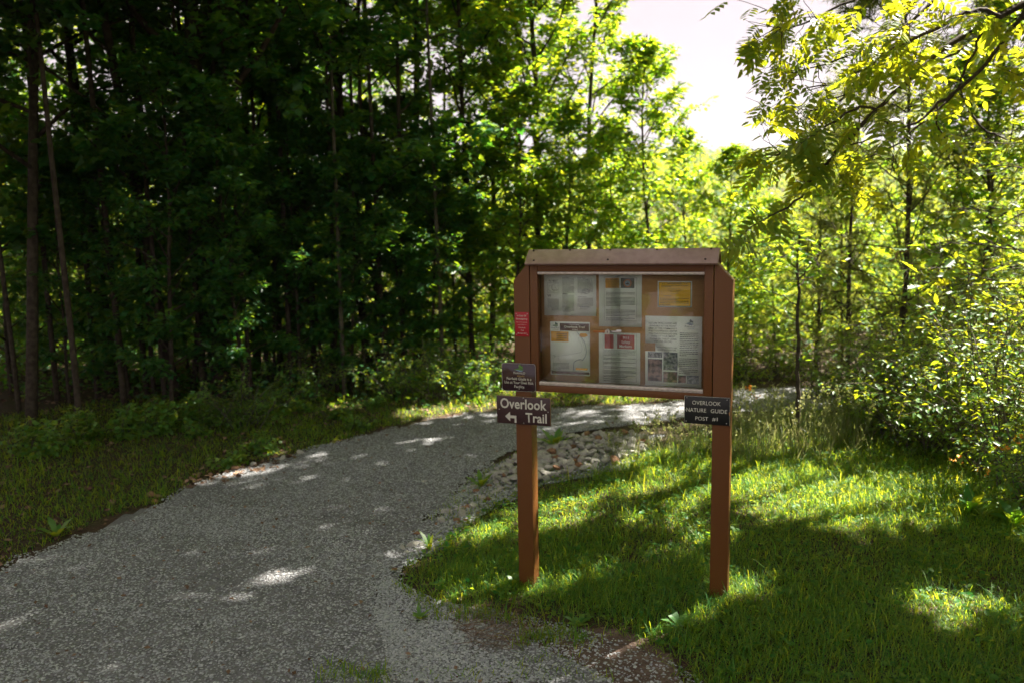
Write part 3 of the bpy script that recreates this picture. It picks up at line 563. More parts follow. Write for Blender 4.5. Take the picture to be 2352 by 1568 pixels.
o2 = sub('round_badge', lambda g: disc(g, .145, h*.84, .0205, I_-.0003), mat('badge_orange', (.36, .13, .04), .5), oo)
sub('round_badge', lambda g: disc(g, .145, h*.84, .0135, I_-.0006), M['paleblue'], oo)
sub('round_badge', lambda g: shape(g, [(.133, h*.84-.006), (.139, h*.84+.001), (.1425, h*.84-.001), (.147, h*.84+.005), (.152, h*.84), (.157, h*.84-.006)], I_-.0009), M['ink'], oo); sleeve(e, w, h)
e, b = notice('paper_notice', 'trail map page with a dark brown Overlook Trail header, lower left in the case', .1770, 1.1730, .2105, .2745)
w, h = .2105, .2745
hd = sub('map_header', lambda g: quad(g, .052, w-.004, h*.83, h*.972, I_), M['brownprint'], b)
sub('lettering', lambda g: (put_text(g, 'Overlook Trail', .075, .184, h*.885, h*.925, I_-.0003, .018), put_text(g, 'Fairfield Glade', .105, .155, h*.942, h*.962, I_-.0003), put_text(g, 'Walking', .118, .147, h*.845, h*.867, I_-.0003)), M['paper'], hd)
logo(b, .028, h*.875, .04, I_, ('leafgreen', 'tealgreen', 'tealgreen', 'greyink'), script='gold')
ky = sub('map_key', lambda g: quad(g, .004, .098, h*.625, h*.815, I_), M['orange'], b); sub('lettering', lambda g: (put_text(g, 'Key', .038, .05, h*.79, h*.807, I_-.0003, .02), body(g, .034, .09, h*.77, 4, .010, I_-.0003, rs)), M['ink'], ky)
sub('river', lambda g: line(g, [(.142, h*.825), (.152, h*.77), (.168, h*.71), (.183, h*.62), (.190, h*.52), (.192, h*.44), (.185, h*.36), (.172, h*.29), (.160, h*.31), (.140, h*.285), (.126, h*.25), (.124, h*.18), (.122, h*.09)], .0022, I_), M['blueink'], b)
sub('map_lines', lambda g: (line(g, [(.150, h*.70), (.153, h*.65), (.165, h*.60), (.170, h*.52), (.166, h*.46), (.155, h*.43), (.11, h*.40), (.06, h*.36), (.02, h*.35)], .0008, I_), line(g, [(.155, h*.72), (.166, h*.69), (.177, h*.58), (.183, h*.48)], .0008, I_),
    line(g, [(.006, h*.36), (.022, h*.37), (.024, h*.33), (.01, h*.31)], .0009, I_), line(g, [(.045, h*.39), (.046, h*.33), (.040, h*.27)], .0009, I_), line(g, [(.048, h*.29), (.056, h*.23)], .0009, I_), line(g, [(.1, h*.8), (.104, h*.74), (.112, h*.7)], .0006, I_), line(g, [(.004, h*.08), (w-.004, h*.08), (w-.004, h*.82)], .0012, I_)), M['greyink'], b)
sub('map_patch', lambda g: shape(g, [(.155, h*.74), (.162, h*.715), (.185, h*.72), (.200, h*.75), (.190, h*.79), (.160, h*.79)], I_), M['orange'], b)
sub('map_patch', lambda g: quad(g, .135, .197, h*.105, h*.145, I_), M['orange'], b)
sub('map_footer', lambda g: quad(g, .005, w-.004, h*.02, h*.07, I_), M['brownprint'], b); sub('small_print', lambda g: body(g, .012, .10, h*.22, 6, .0065, I_, rs), M['greyink'], b); sleeve(e, w, h)
e, b = notice('paper_notice', 'letter size page with two faded red headings about safety markers, lower middle of the case', .4340, 1.1420, .2110, .2560)
w, h = .211, .256
rd = sub('red_heading', lambda g: quad(g, .094, .182, h*.69, h*.965, I_), M['redprint'], b); sub('red_heading', lambda g: quad(g, .03, .076, h*.69, h*.965, I_), M['redprint'], b)
sub('lettering', lambda g: (put_text(g, '911', .124, .152, h*.88, h*.93, I_-.0003, .01), put_text(g, 'Safety', .116, .160, h*.80, h*.85, I_-.0003, .01), put_text(g, 'Markers', .106, .168, h*.715, h*.77, I_-.0003, .01)), M['paper'], rd)
def pr(g):
    body(g, .025, .188, h*.66, 5, .0066, I_, rs)
    for z_, k in ((.50, 2), (.42, 2), (.33, 2), (.25, 3), (.16, 2), (.09, 1)): body(g, .025, .188, h*z_, k, .0066, I_, rs)
sub('small_print', pr, M['greyink'], b); sub('border', lambda g: line(g, [(.022, .012), (.192, .012), (.192, h*.99), (.022, h*.99), (.022, .012)], .0008, I_), M['greyink'], b)
sub('lettering', lambda g: put_text(g, 'Many thanks!', .028, .06, h*.045, h*.062, I_, .02), M['ink'], b); sleeve(e, w, h)
e, b = notice('paper_notice', 'yellow trail maintenance notice with a white margin, top right in the case', .7298, 1.5304, .1650, .1262)
w, h = .165, .1262
yl = sub('yellow_field', lambda g: quad(g, .006, w-.006, .006, h-.006, I_), M['yellow'], b)
sub('border', lambda g: line(g, [(.006, .006), (w-.006, .006), (w-.006, h-.006), (.006, h-.006), (.006, .006)], .0016, I_-.0004), M['ink'], b)
sub('lettering', lambda g: (put_text(g, 'TRAIL MAINTENANCE', .044, .120, h*.885, h*.925, I_-.0004, .012), put_text(g, 'Low Hanging Branches', .052, .113, h*.69, h*.72, I_-.0004), put_text(g, 'Overgrown Vegetation', .052, .113, h*.635, h*.665, I_-.0004), put_text(g, 'Water Problems', .060, .105, h*.58, h*.61, I_-.0004), put_text(g, 'Downed Trees', .064, .1, h*.52, h*.55, I_-.0004),
    body(g, .018, .147, h*.83, 2, .0062, I_-.0004, rs), body(g, .012, .152, h*.34, 2, .006, I_-.0004, rs), body(g, .012, .152, h*.225, 3, .008, I_-.0004, rs),
    line(g, [(.044, h*.875), (.12, h*.875)], .0006, I_-.0004)), M['ink'], yl)
sub('web_address', lambda g: body(g, .03, .13, h*.425, 1, .006, I_-.0004, rs), M['blueink'], yl)
for x_, mm in ((.024, 'ink'), (.034, 'ink'), (.129, 'ink'), (.14, 'ink')): sub('tree_mark', lambda g: shape(g, [(x_-.0025, h*.88), (x_+.0025, h*.88), (x_, h*.93)], I_-.0004), M[mm], yl)
sleeve(e, w, h)
w, h = .2745, .345
ol = [(0, 0), (w, 0), (w, h), (0, h), (0, .2115), (.050, .2115), (.050, .171), (0, .171)]
e, b = notice('paper_notice', 'large nature trail guide sheet with photographs and a notch in its left edge', .6702, 1.1412, w, h, outline=ol)
sub('heading', lambda g: [put_text(g, s_, w*x0, w*x1, h*z_, h*(z_+.024), I_, .004) for s_, x0, x1, z_ in (('NATURE TRAIL GUIDES ARE', .06, .56, .885), ('AVAILABLE AT THE FRONT', .075, .55, .848), ('DESK AT THE COMMUNITY', .06, .565, .811), ('AND CONFERENCE CENTER', .055, .565, .774), ('YOU CAN DOWNLOAD THE', .06, .565, .737), ('GUIDE TO YOUR SMART', .10, .53, .70), ('PHONE OR TABLET USING', .08, .555, .663), ('THE LINK BELOW:', .155, .48, .626))], M['greyink'], b)
sub('web_address', lambda g: [put_text(g, s_, w*x0, w*x1, h*z_, h*(z_+.02), I_) for s_, x0, x1, z_ in (('HTTP://TIME2MEET.COM/', .205, .57, .545), ('GLADETRAILS/NATURE.', .225, .555, .513), ('SHTML', .34, .44, .481))], M['greyink'], b)
logo(b, w*.79, h*.855, .048, I_, ('paleblue', 'blueink', 'greyink', 'greyink'), script='paleblue')
sub('small_print', lambda g: (body(g, w*.615, w*.94, h*.765, 13, .0090, I_, rs), body(g, w*.61, w*.935, h*.405, 9, .0090, I_, rs)), M['greyink'], b)
for (a, c, d_, f_, mm) in ((.05, .305, .41, .485, 'photo2'), (.05, .305, .07, .385, 'photo'), (.33, .575, .235, .485, 'photo2'), (.33, .575, .06, .21, 'photo'), (.595, .73, .06, .165, 'photo'), (.75, .95, .055, .165, 'photo2')):
    p_ = sub('picture', lambda g: quad(g, w*a, w*c, h*d_, h*f_, I_), M[mm], b); sub('border', lambda g: line(g, [(w*a, h*d_), (w*c, h*d_), (w*c, h*f_), (w*a, h*f_), (w*a, h*d_)], .0012, I_-.0004), M['blueink'], p_)
sleeve(e, w, h)

# ------------------------------------------------------------------ trees
def path_pts(p0, d, L, n, r, wob, rise=0., droop=0.):
    pts = [np.array(p0, float)]; d = norm(np.array(d, float))
    for k in range(n-1):
        d = norm(d+r.normal(0, wob, 3)+np.array([0, 0, rise-droop*k/n])); pts.append(pts[-1]+d*L/(n-1))
    return np.array(pts)
def leaves_on(g, pts, n, T, size, r, spread=.06, up=1.0, drop=.25, t0=.15):
    pts = np.asarray(pts); m = len(pts)-1; t = r.uniform(t0, 1, n)*m; i = np.minimum(t.astype(int), m-1); f = (t-i)[:, None]
    P = pts[i]*(1-f)+pts[i+1]*f; d = norm(pts[i+1]-pts[i]); side = norm(np.cross(d, [0, 0, 1.])+1e-6)*np.where(r.random(n) < .5, 1, -1)[:, None]
    X = norm(d*r.uniform(.1, .9, n)[:, None]+side+r.normal(0, .3, (n, 3))-np.array([0, 0, drop])); P = P+X*r.uniform(0, spread, n)[:, None]+r.normal(0, spread*.4, (n, 3))
    N = norm(np.array([0, 0, up])+r.normal(0, .42, (n, 3))); g.append((P, X, N, size*r.uniform(.6, 1.25, n)))
def tree_mesh(name, seed, H, Rad, zb, nl, T, size, nleaf, tr, wob=.05, rise=.12, el=.45, twigs=6, topless=False, dense_top=1.0):
    r = np.random.default_rng(seed); wood = Geo(); L = []
    tp = path_pts((0, 0, -.15), (r.normal(0, .04), r.normal(0, .04), 1), H, 10, r, wob, rise=.15); k = np.linspace(0, 1, 10)
    wood.tube(tp, tr*(1-k*.88)+.004, 8)
    segs = []
    for i in range(nl):
        f = (i+.5)/nl; z = zb+(H-zb)*f**.95*.97; kk = min(8, int(z/H*9)); q = z/H*9-kk; p = tp[kk]*(1-q)+tp[kk+1]*q
        az = i*2.4+r.normal(0, .35); prof = math.sin(math.pi*min(1, (.22+.78*f)))**.6; ln = Rad*max(.18, prof)*r.uniform(.65, 1.15)
        b = path_pts(p, (math.cos(az), math.sin(az), el+.5*f), ln, 6, r, .12, rise=.0, droop=.10); wood.tube(b, np.linspace(tr*.42*(1-f*.7)+.003, .003, 6), 5, False); segs.append((b[2:], 1.0))
        for j in range(twigs):
            s = r.uniform(.22, .95); kk = int(s*5); p2 = b[kk]+(b[min(kk+1, 5)]-b[kk])*(s*5-kk); d0 = norm(b[min(kk+1, 5)]-b[kk]); sd = norm(np.cross(d0, [0, 0, 1]))*(1 if j % 2 else -1)
            tw = path_pts(p2, d0*.7+sd*r.uniform(.5, 1.1)+np.array([0, 0, r.normal(.05, .22)]), ln*r.uniform(.22, .5), 4, r, .16, droop=.12); wood.tube(tw, [.004, .003, .0022, .0015], 3, False); segs.append((tw, 1.0))
    per = max(2, int(nleaf/len(segs)))
    for b, w in segs: leaves_on(L, b, per, T, size, r, spread=size*.7)
    P, X, N, S = [np.concatenate([a[i] for a in L]) for i in range(4)]
    return wood, (T, P, X, N, S)
def lv_geo(T, P, X, N, S): g = Geo(); g.scatter(T, P, X, N, S); return g
KIND = {}
def kind(key, cm, wm, *a, **k):
    wood, lv = tree_mesh(key, *a, **k); KIND[key] = (wood.mesh('trunk', M[wm], True), lv_geo(*lv).mesh('crown', M[cm]), lv)
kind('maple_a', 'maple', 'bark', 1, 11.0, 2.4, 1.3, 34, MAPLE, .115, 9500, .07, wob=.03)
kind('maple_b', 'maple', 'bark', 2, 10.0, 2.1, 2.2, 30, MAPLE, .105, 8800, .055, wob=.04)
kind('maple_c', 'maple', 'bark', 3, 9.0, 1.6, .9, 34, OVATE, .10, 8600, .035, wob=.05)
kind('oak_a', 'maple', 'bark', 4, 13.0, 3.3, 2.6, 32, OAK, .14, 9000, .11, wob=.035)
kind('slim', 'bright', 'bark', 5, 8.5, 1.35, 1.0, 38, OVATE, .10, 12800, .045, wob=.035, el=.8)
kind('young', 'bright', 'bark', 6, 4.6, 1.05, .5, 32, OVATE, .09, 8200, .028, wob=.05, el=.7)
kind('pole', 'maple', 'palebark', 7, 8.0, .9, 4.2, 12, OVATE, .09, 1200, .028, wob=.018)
def plant(name, key, x, y, label, cat='tree', group=None, sc=1, rz=0, crown=None, wood=None, zoff=0):
    e = empty(name, (x, y, float(ground_z(x, y))+zoff), label, cat, group, rz=rz, sc=sc)
    for nm, me, ov in (('trunk', KIND[key][0], wood), ('crown', KIND[key][1], crown)):
        o = link(nm, me, e)
        if ov: o.material_slots[0].link = 'OBJECT'; o.material_slots[0].material = M[ov]
    return e
def ptree(name, key, px, y, label, **k):
    x = (px-1176)/F0*y*1.01; return plant(name, key, x, y, label, **k)
GW = 'trees of the dark wood left of the trail'; GC = 'sunlit trees across the trail behind the sign'
left = [
 ('maple_tree', 'maple_a', -90, 8.8, 'nearest dark maple, cut off by the left edge of the photo', 1.0, .3),
 ('maple_tree', 'maple_b', 52, 8.6, 'slender maple with a long leaning grey stem, first one inside the left edge', 1.0, 2.2),
 ('young_tree', 'pole', 168, 8.3, 'bare slender pole standing right of the leaning grey stem at far left', 1.0, 1.1),
 ('maple_tree', 'maple_a', 250, 10.5, 'dark maple behind the bare slender pole at far left', 1.0, 4.1),
 ('maple_tree', 'maple_c', 330, 9.8, 'small-leaved tree with a thin stem between the bare pole and the straight twin trunks', .9, 3.0),
 ('maple_tree', 'maple_b', 398, 9.7, 'straight dark trunk, left one of the close pair left of the big forked tree', 1.05, 5.1),
 ('maple_tree', 'maple_c', 432, 10.2, 'straight dark trunk, right one of the close pair left of the big forked tree', 1.0, .9),
 ('oak_tree', 'oak_a', 503, 9.9, 'thickest dark tree of the wood with spreading crooked limbs against bright leaves', 1.0, 2.9),
 ('maple_tree', 'maple_c', 545, 10.8, 'slim tree just right of the thickest dark tree', 1.0, 4.6),
 ('maple_tree', 'maple_b', 590, 11.8, 'dark tree behind the long curved limb of the wood', 1.0, .2),
 ('young_tree', 'pole', 640, 11.2, 'thin bare stem below the long curved limb', 1.05, 2.6),
 ('maple_tree', 'maple_a', 690, 11.4, 'dark layered maple in the middle of the wood', .95, 3.3),
 ('maple_tree', 'maple_c', 752, 10.8, 'small-leaved tree left of the pale pole in the middle of the wood', .95, 1.9),
 ('young_tree', 'pole', 786, 10.2, 'pale-barked pole in the middle of the wood, above the sunny verge', .9, 4.2),
 ('maple_tree', 'maple_b', 850, 11.5, 'dark maple right of the pale pole in the middle of the wood', 1.0, 5.5),
 ('maple_tree', 'maple_c', 905, 10.9, 'tree with hanging dark sprays left of the thin leaning stem', .95, 3.7),
 ('maple_tree', 'maple_a', 960, 12.4, 'rightmost of the large dark maples, whose crown meets the pale sky', .9, 1.2),
 ('young_tree', 'pole', 1015, 11.2, 'thin leaning stem near the right end of the wood', 1.0, .5),
]
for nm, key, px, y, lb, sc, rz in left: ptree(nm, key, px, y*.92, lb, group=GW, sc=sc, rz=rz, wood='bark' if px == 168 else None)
far = [(120, 13.5, 'slim'), (360, 14, 'slim'), (560, 15, 'slim'), (730, 14.6, 'slim'), (880, 14.8, 'slim'), (640, 14.4, 'slim'), (470, 12.6, 'pole'), (610, 13.0, 'pole'), (670, 12.8, 'pole'), (820, 13.2, 'pole'), (940, 13.6, 'pole'), (300, 12.4, 'pole'), (200, 12.2, 'pole'), (1060, 14.5, 'maple_c')]  # slim ones wear the sunny leaf colour, as a sunlit backdrop
for i, (px, y, key) in enumerate(far): ptree('forest_tree', key, px, y, 'thin dark tree standing in the shade deeper inside the left wood', group='trees deeper in the left wood', sc=1, rz=i*1.7)
thin = [(30, 8.1), (120, 8.6), (215, 8.9), (275, 8.5), (345, 9.0), (370, 8.7), (460, 8.9), (520, 9.3), (570, 9.0), (610, 9.6), (665, 9.4), (720, 9.8), (770, 9.7), (835, 10.1), (880, 10.0), (925, 10.4), (700, 10.6), (490, 10.4)]
for i, (px, y) in enumerate(thin): ptree('thin_tree', 'pole', px, y, 'thin straight dark stem near the front of the left wood', group='thin stems at the front of the left wood', sc=.85+.1*(i % 4), rz=i*2.3, wood='bark')
under = [(150, 9.2), (290, 9.4), (380, 9.0), (470, 9.6), (560, 9.4), (620, 10.2), (690, 10.0), (740, 10.6), (800, 10.4), (870, 10.9), (930, 11.0), (985, 11.2), (20, 9.6), (430, 11.2), (520, 11.6), (650, 12), (780, 12.2), (900, 12.4), (220, 11.2), (100, 11), (340, 11.5), (1050, 12.2)]
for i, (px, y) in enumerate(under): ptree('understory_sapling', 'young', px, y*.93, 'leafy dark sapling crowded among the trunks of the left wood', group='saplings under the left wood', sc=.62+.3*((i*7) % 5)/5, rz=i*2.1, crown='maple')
centre = [
 ('slim_tree', 'slim', 1085, 11.4, 'slim tree with yellow-green leaves where the dark wood ends', 1.0, .4),
 ('slim_tree', 'slim', 1127, 12.0, 'slim sunlit tree with a dark stem above the left end of the sign cap', 1.0, 2.4),
 ('slim_tree', 'slim', 1248, 11.6, 'tallest yellow-green tree, its straight dark stem against the pale sky', 1.12, 4.4),
 ('slim_tree', 'slim', 1188, 13.2, 'slim tree seen between the two stems left of the pale sky', 1.0, 3.4),
 ('slim_tree', 'slim', 1345, 12.8, 'leafy tree whose crown edge stands against the pale sky above the sign', .98, 1.4),
 ('young_tree', 'young', 1508, 11.3, 'slender young tree with a single tall tip rising into the pale sky', 1.0, .8),
 ('young_tree', 'young', 1420, 12.0, 'low bushy tree behind the left half of the sign cap', .78, 2.0),
 ('young_tree', 'young', 1180, 11.0, 'bushy young tree between the two slim stems left of the sign', .85, 3.6),
 ('young_tree', 'young', 1290, 11.0, 'bushy young tree directly behind the left part of the sign cap', .80, 5.0),
 ('young_tree', 'young', 1590, 12.4, 'round green young tree behind the right end of the sign cap', .76, 1.1),
 ('young_tree', 'young', 1660, 11.2, 'young tree right of the sign cap with darker lower leaves', .66, 3.1),
 ('young_tree', 'young', 1712, 12.6, 'small tree with twin stems right of the sign, where the trail leaves the picture', .66, 4.7),
 ('young_tree', 'young', 1783, 11.8, 'small tree beyond the trail, left of the thin lone trunk', .52, .6),
 ('young_tree', 'young', 1935, 10.6, 'bright young tree behind the tips of the hanging branches', .72, 1.9),
 ('young_tree', 'young', 2170, 9.4, 'bright young tree in front of the tall feathery evergreen', .85, 5.2),
 ('young_tree', 'young', 2290, 8.8, 'bright young tree behind the oak at the right edge', 1.0, .9),
 ('young_tree', 'young', 1020, 11.2, 'bushy young tree at the sunny end of the dark wood', .72, .2)]
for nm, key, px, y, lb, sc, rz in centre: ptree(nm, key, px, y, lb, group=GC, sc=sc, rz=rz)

# the lone thin trunk right of the sign
def custom(name, label, cat, base, limbs, T, size, per, cm, wm, seed, group=None, spread=.05, drop=.25, extra=None, twig=(5, .45), t0=.15, carve=None, up=1.0):
    """limbs: lists of world points with start/end radius; twigs and leaves grow along them."""
    r = np.random.default_rng(seed); base = np.array(base, float); wood = Geo(); L = []
    for pts, r0, r1, nt_, tl in limbs:
        p = np.array(pts, float)-base; k = np.linspace(0, len(p)-1, max(len(p)*3, 6)); i = np.minimum(k.astype(int), len(p)-2); f = (k-i)[:, None]; q = p[i]*(1-f)+p[i+1]*f; q[1:-1] += r.normal(0, .006, (len(q)-2, 3))
        wood.tube(q, np.linspace(r0, r1, len(q)), 7)
        for j in range(nt_):
            s = r.uniform(t0, 1)*(len(q)-1); a = min(int(s), len(q)-2); d0 = norm(q[a+1]-q[a]); p2 = q[a]+(q[a+1]-q[a])*(s-a); sd = norm(np.cross(d0, [0, 0, 1])+1e-6)*(1 if r.random() < .5 else -1)
            tw = path_pts(p2, d0*.6+sd*r.uniform(.3, 1)+np.array([0, 0, r.normal(.05, .45)]), tl*r.uniform(.5, 1.2), 5, r, .2, droop=.12); wood.tube(tw, np.linspace(.0035, .0012, 5), 4, False); leaves_on(L, tw, per, T, size, r, spread=spread, drop=drop, up=up)
    e = empty(name, base, label, cat, group); wood.build('trunk' if cat == 'tree' else 'stems', M[wm], e, smooth=True)
    P, X, N, S = [np.concatenate([a[i] for a in L]) for i in range(4)]
    if carve is not None: kp = keep(P+base, balls=False) | (r.random(len(P)) < carve); P, X, N, S = P[kp], X[kp], N[kp], S[kp]
    lv_geo(T, P, X, N, S).build('crown' if cat == 'tree' else 'foliage', M[cm], e); return e
def A(pts, y0, y1=None): 
    y1 = y0 if y1 is None else y1; n = len(pts); return [at(p[0], p[1], y0+(y1-y0)*i/(n-1)) for i, p in enumerate(pts)]
b = gp(1830, 1020); yb = b[1]; bz = (b[0], b[1], float(ground_z(*b))-.02)
tr_ = [bz]+A([(1832, 960), (1835, 900), (1829, 840), (1834, 780), (1831, 720), (1834, 660), (1832, 600), (1836, 540)], yb, yb+.1)
custom('sapling', 'lone thin trunk with a small leafy top, right of the sign', 'tree', bz, [(tr_, .021, .009, 5, .3), (A([(1831, 705), (1800, 680), (1765, 672)], yb+.1, yb), .007, .003, 3, .22), (A([(1834, 640), (1870, 600), (1895, 570)], yb+.1, yb-.1), .007, .003, 8, .3), (A([(1834, 620), (1800, 590), (1790, 560)], yb+.1, yb+.2), .006, .003, 8, .3), (A([(1834, 660), (1850, 640), (1900, 630)], yb, yb+.2), .006, .003, 8, .3)], OVATE, .075, 9, 'bright', 'bark', 21)
# overhanging walnut
B = lambda pts, y0, y1: A(pts, y0, y1)
tb = np.array([6.6, 6.9, 0.])
limbs = [([tb+[0, 0, -.1], tb+[-.05, 0, 1.6], tb+[-.2, -.1, 3.2], tb+[-.5, -.2, 4.6], tb+[-.8, -.3, 6.4]], .14, .06, 0, 0),
 ([tb+[-.2, -.1, 3.2]]+B([(2470, -90), (2352, 7), (2290, 40), (2209, 84), (2136, 135), (2081, 190), (2012, 253)], 6.3, 5.7), .036, .013, 5, .3),
 (B([(2012, 253), (1953, 315), (1913, 359), (1880, 392), (1851, 439), (1807, 480), (1733, 516), (1690, 560)], 5.7, 5.5), .015, .004, 16, .33),
 (B([(2294, 37), (2246, 22), (2210, 33), (2173, 55), (2100, 88), (2045, 113), (1990, 157), (1917, 190), (1843, 205)], 6.1, 5.5), .018, .004, 23, .42),
 ([tb+[-.1, 0, 2.6]]+B([(2400, -20), (2352, 33), (2319, 73), (2268, 146), (2202, 205), (2151, 242), (2114, 278), (2034, 311), (1953, 333)], 6.2, 5.6), .022, .005, 14, .35),
 (B([(2012, 253), (1971, 249), (1917, 278), (1862, 311), (1807, 352), (1740, 360)], 5.7, 5.4), .010, .003, 16, .35),
 (B([(2257, 66), (2239, 121), (2210, 176), (2202, 198)], 6.1, 6.0), .011, .007, 2, .3),
 (B([(2202, 198), (2217, 249), (2264, 304), (2319, 322), (2352, 311)], 6, 6.0), .010, .005, 3, .3),
 (B([(2151, 242), (2151, 293), (2173, 330), (2180, 366)], 5.9, 5.9), .008, .004, 2, .2),
 (B([(2202, 209), (2136, 271), (2063, 330), (1990, 366), (1935, 384)], 6, 5.7), .010, .003, 14, .32),
 (B([(2173, -30), (2080, 60), (1990, 110), (1900, 150), (1800, 170)], 6.2, 5.6), .014, .003, 23, .42),
 (B([(2100, -60), (2000, -20), (1900, 30), (1830, 60), (1790, 60)], 6.2, 5.8), .014, .003, 23, .42),
 (B([(2012, 253), (2040, 290), (2055, 350), (2045, 400)], 5.7, 5.7), .006, .003, 4, .2),
 (B([(1880, 392), (1890, 420), (1905, 450)], 5.6, 5.6), .005, .002, 3, .2),
 (B([(2300, 60), (2180, 130), (2060, 165), (1960, 205), (1880, 250), (1830, 262)], 6.3, 5.9), .012, .003, 23, .42)]
custom('walnut_tree', 'overhanging tree with feather-like leaves and dark bare branches, top right', 'tree', tb, limbs, PINNATE, .21, 3, 'walnut', 'bark', 31, spread=.03, drop=.5, t0=.1, carve=.12)
# oak on the right edge
tb = np.array([5.6, 7.6, .1]); r = np.random.default_rng(8)
limbs = [([tb+[0, 0, -.2], tb+[.1, 0, 2], tb+[0, 0, 4], tb+[.1, .1, 6.5]], .07, .03, 0, 0)]
for px, py, yy in ((2060, 620, 6.4), (2120, 560, 6.5), (2200, 480, 6.6), (2250, 380, 6.8), (2300, 300, 6.9), (2180, 330, 7.2), (2260, 620, 6.3), (2330, 520, 6.4), (2150, 660, 6.6), (2200, 180, 7.3), (2300, 130, 7.2), (2350, 420, 6.6), (2230, 560, 6.7), (2320, 700, 6.3), (2100, 110, 7.6), (2230, 40, 7.6), (2330, 0, 7.4)):
    e_ = at(px, py, yy); s_ = tb+np.array([0, 0, max(.8, float(e_[2])-.5)]); limbs.append(([s_, (s_+e_)/2+r.normal(0, .06, 3)+[0, 0, .12], s_*.2+e_*.8+[0, 0, .08], e_], .010, .0025, 14, .42))
custom('oak_tree', 'sunlit oak with large lobed yellow-green leaves on the right edge', 'tree', tb, limbs, OAK, .15, 8, 'oak', 'bark', 41, spread=.06, t0=.3, carve=.1)
# feathery evergreen masses
def cedar(label, px, y, H, Rad, seed, n, lo=.3, group='feathery evergreens right of the sign'):
    r = np.random.default_rng(seed); x = (px-1176)/F0*y; z0 = float(ground_z(x, y)); wood = Geo(); tp = path_pts((0, 0, -.2), (0, 0, 1), H, 8, r, .03, rise=.1); wood.tube(tp, np.linspace(.035, .008, 8), 7)
    C = []; D = []
    for i in range(n):
        f = r.random()**.9; z = lo+(H-lo)*f; az = r.uniform(0, 6.28); ln = Rad*(1-f*.75)*r.uniform(.6, 1.1); k = z/H*7; a = min(int(k), 6); p = tp[a]+(tp[a+1]-tp[a])*(k-a)
        b = path_pts(p, (math.cos(az), math.sin(az), r.uniform(.1, 1.3)), ln, 6, r, .16, droop=.16); wood.tube(b, np.linspace(.009, .0015, 6), 4, False)
        for j in range(12):
            s = r.uniform(.2, 1)*5; a = min(int(s), 4); q = b[a]+(b[a+1]-b[a])*(s-a); d0 = norm(b[a+1]-b[a])
            tw = path_pts(q, d0+norm(np.cross(d0, [0, 0, 1]))*r.uniform(-1, 1)+[0, 0, r.normal(0, .2)], .34*r.uniform(.5, 1.2), 4, r, .2, droop=.2); wood.tube(tw, [.003, .002, .002, .001], 3, False)
            m = 95; t = r.uniform(0, 3, m); a2 = np.minimum(t.astype(int), 2); C.append(tw[a2]+(tw[a2+1]-tw[a2])*(t-a2)[:, None]); D.append(norm(tw[a2+1]-tw[a2])*.8+r.normal(0, .55, (m, 3)))
    C = np.concatenate(C); D = np.concatenate(D); kp = keep(C+[x, y, z0], balls=False) | (r.random(len(C)) < .2); C, D = C[kp], D[kp]; g = Geo(); g.scatter(NEEDLE, C, D, r.normal(0, 1, C.shape), np.stack([np.full(len(C), .10), np.full(len(C), .32), np.ones(len(C))], 1)*r.uniform(.6, 1.2, (len(C), 1)))
    e = empty('cedar_tree', (x, y, z0), label, 'tree', group); wood.build('trunk', M['bark'], e, smooth=True); g.build('crown', M['cedar'], e); return e
cedar('tall feathery olive evergreen behind the hanging branches at right', 2080, 8.6, 5.2, 1.7, 51, 62)
cedar('feathery olive evergreen left of the tall one, behind the branch tips', 1960, 9.6, 3.6, 1.5, 52, 46)
cedar('feathery evergreen mostly hidden by the oak on the right edge', 2260, 9.0, 5.6, 1.6, 53, 50)
cedar('low feathery evergreen behind the lone thin trunk', 1885, 10.4, 2.3, 1.1, 54, 30)

# shrubs
def shrub_mesh(seed, H, Rad, ns, T, size, per, cm='shrub', wm='palebark'):
    r = np.random.default_rng(seed); wood = Geo(); L = []
    for i in range(ns):
        az = r.uniform(0, 6.28); s = r.uniform(.15, 1)*Rad; b = path_pts((r.normal(0, Rad*.15), r.normal(0, Rad*.15), -.03), (math.cos(az)*s, math.sin(az)*s, H*r.uniform(.5, 1)), H*r.uniform(.6, 1.1), 7, r, .13, droop=.12); wood.tube(b, np.linspace(.008, .002, 7), 5, False)
        for j in range(7):
            k = r.integers(1, 6); d0 = norm(b[k+1]-b[k]); tw = path_pts(b[k], d0*.6+r.normal(0, .6, 3), H*r.uniform(.15, .35), 4, r, .2, droop=.1); wood.tube(tw, [.004, .003, .002, .001], 3, False); leaves_on(L, tw, per, T, size, r, spread=size*.6, t0=.05)
    P, X, N, S = [np.concatenate([a[i] for a in L]) for i in range(4)]; P[:, 2] = np.maximum(P[:, 2], .02)
    return wood.mesh('stems', M[wm], True), lv_geo(T, P, X, N, S).mesh('foliage', M[cm])
SH = {'a': shrub_mesh(61, 1.5, 1.0, 26, OVATE, .058, 13), 'b': shrub_mesh(62, 1.0, .8, 22, OVATE, .045, 14), 'c': shrub_mesh(63, .55, .5, 14, BROAD, .075, 7), 'd': shrub_mesh(64, .35, .35, 9, BROAD, .06, 6), 'e': shrub_mesh(65, 1.9, .9, 22, OVATE, .07, 9)}
def shrub(key, x, y, label, group=None, sc=1, rz=0, cm=None, name='shrub', cat='shrub'):
    e = empty(name, (x, y, float(ground_z(x, y))), label, cat, group, rz=rz, sc=sc)
    for nm, me in zip(('stems', 'foliage'), SH[key]):
        o = link(nm, me, e)
        if cm and nm == 'foliage': o.material_slots[0].link = 'OBJECT'; o.material_slots[0].material = M[cm]
    return e
GS = 'leafy thicket at the right edge of the grass'
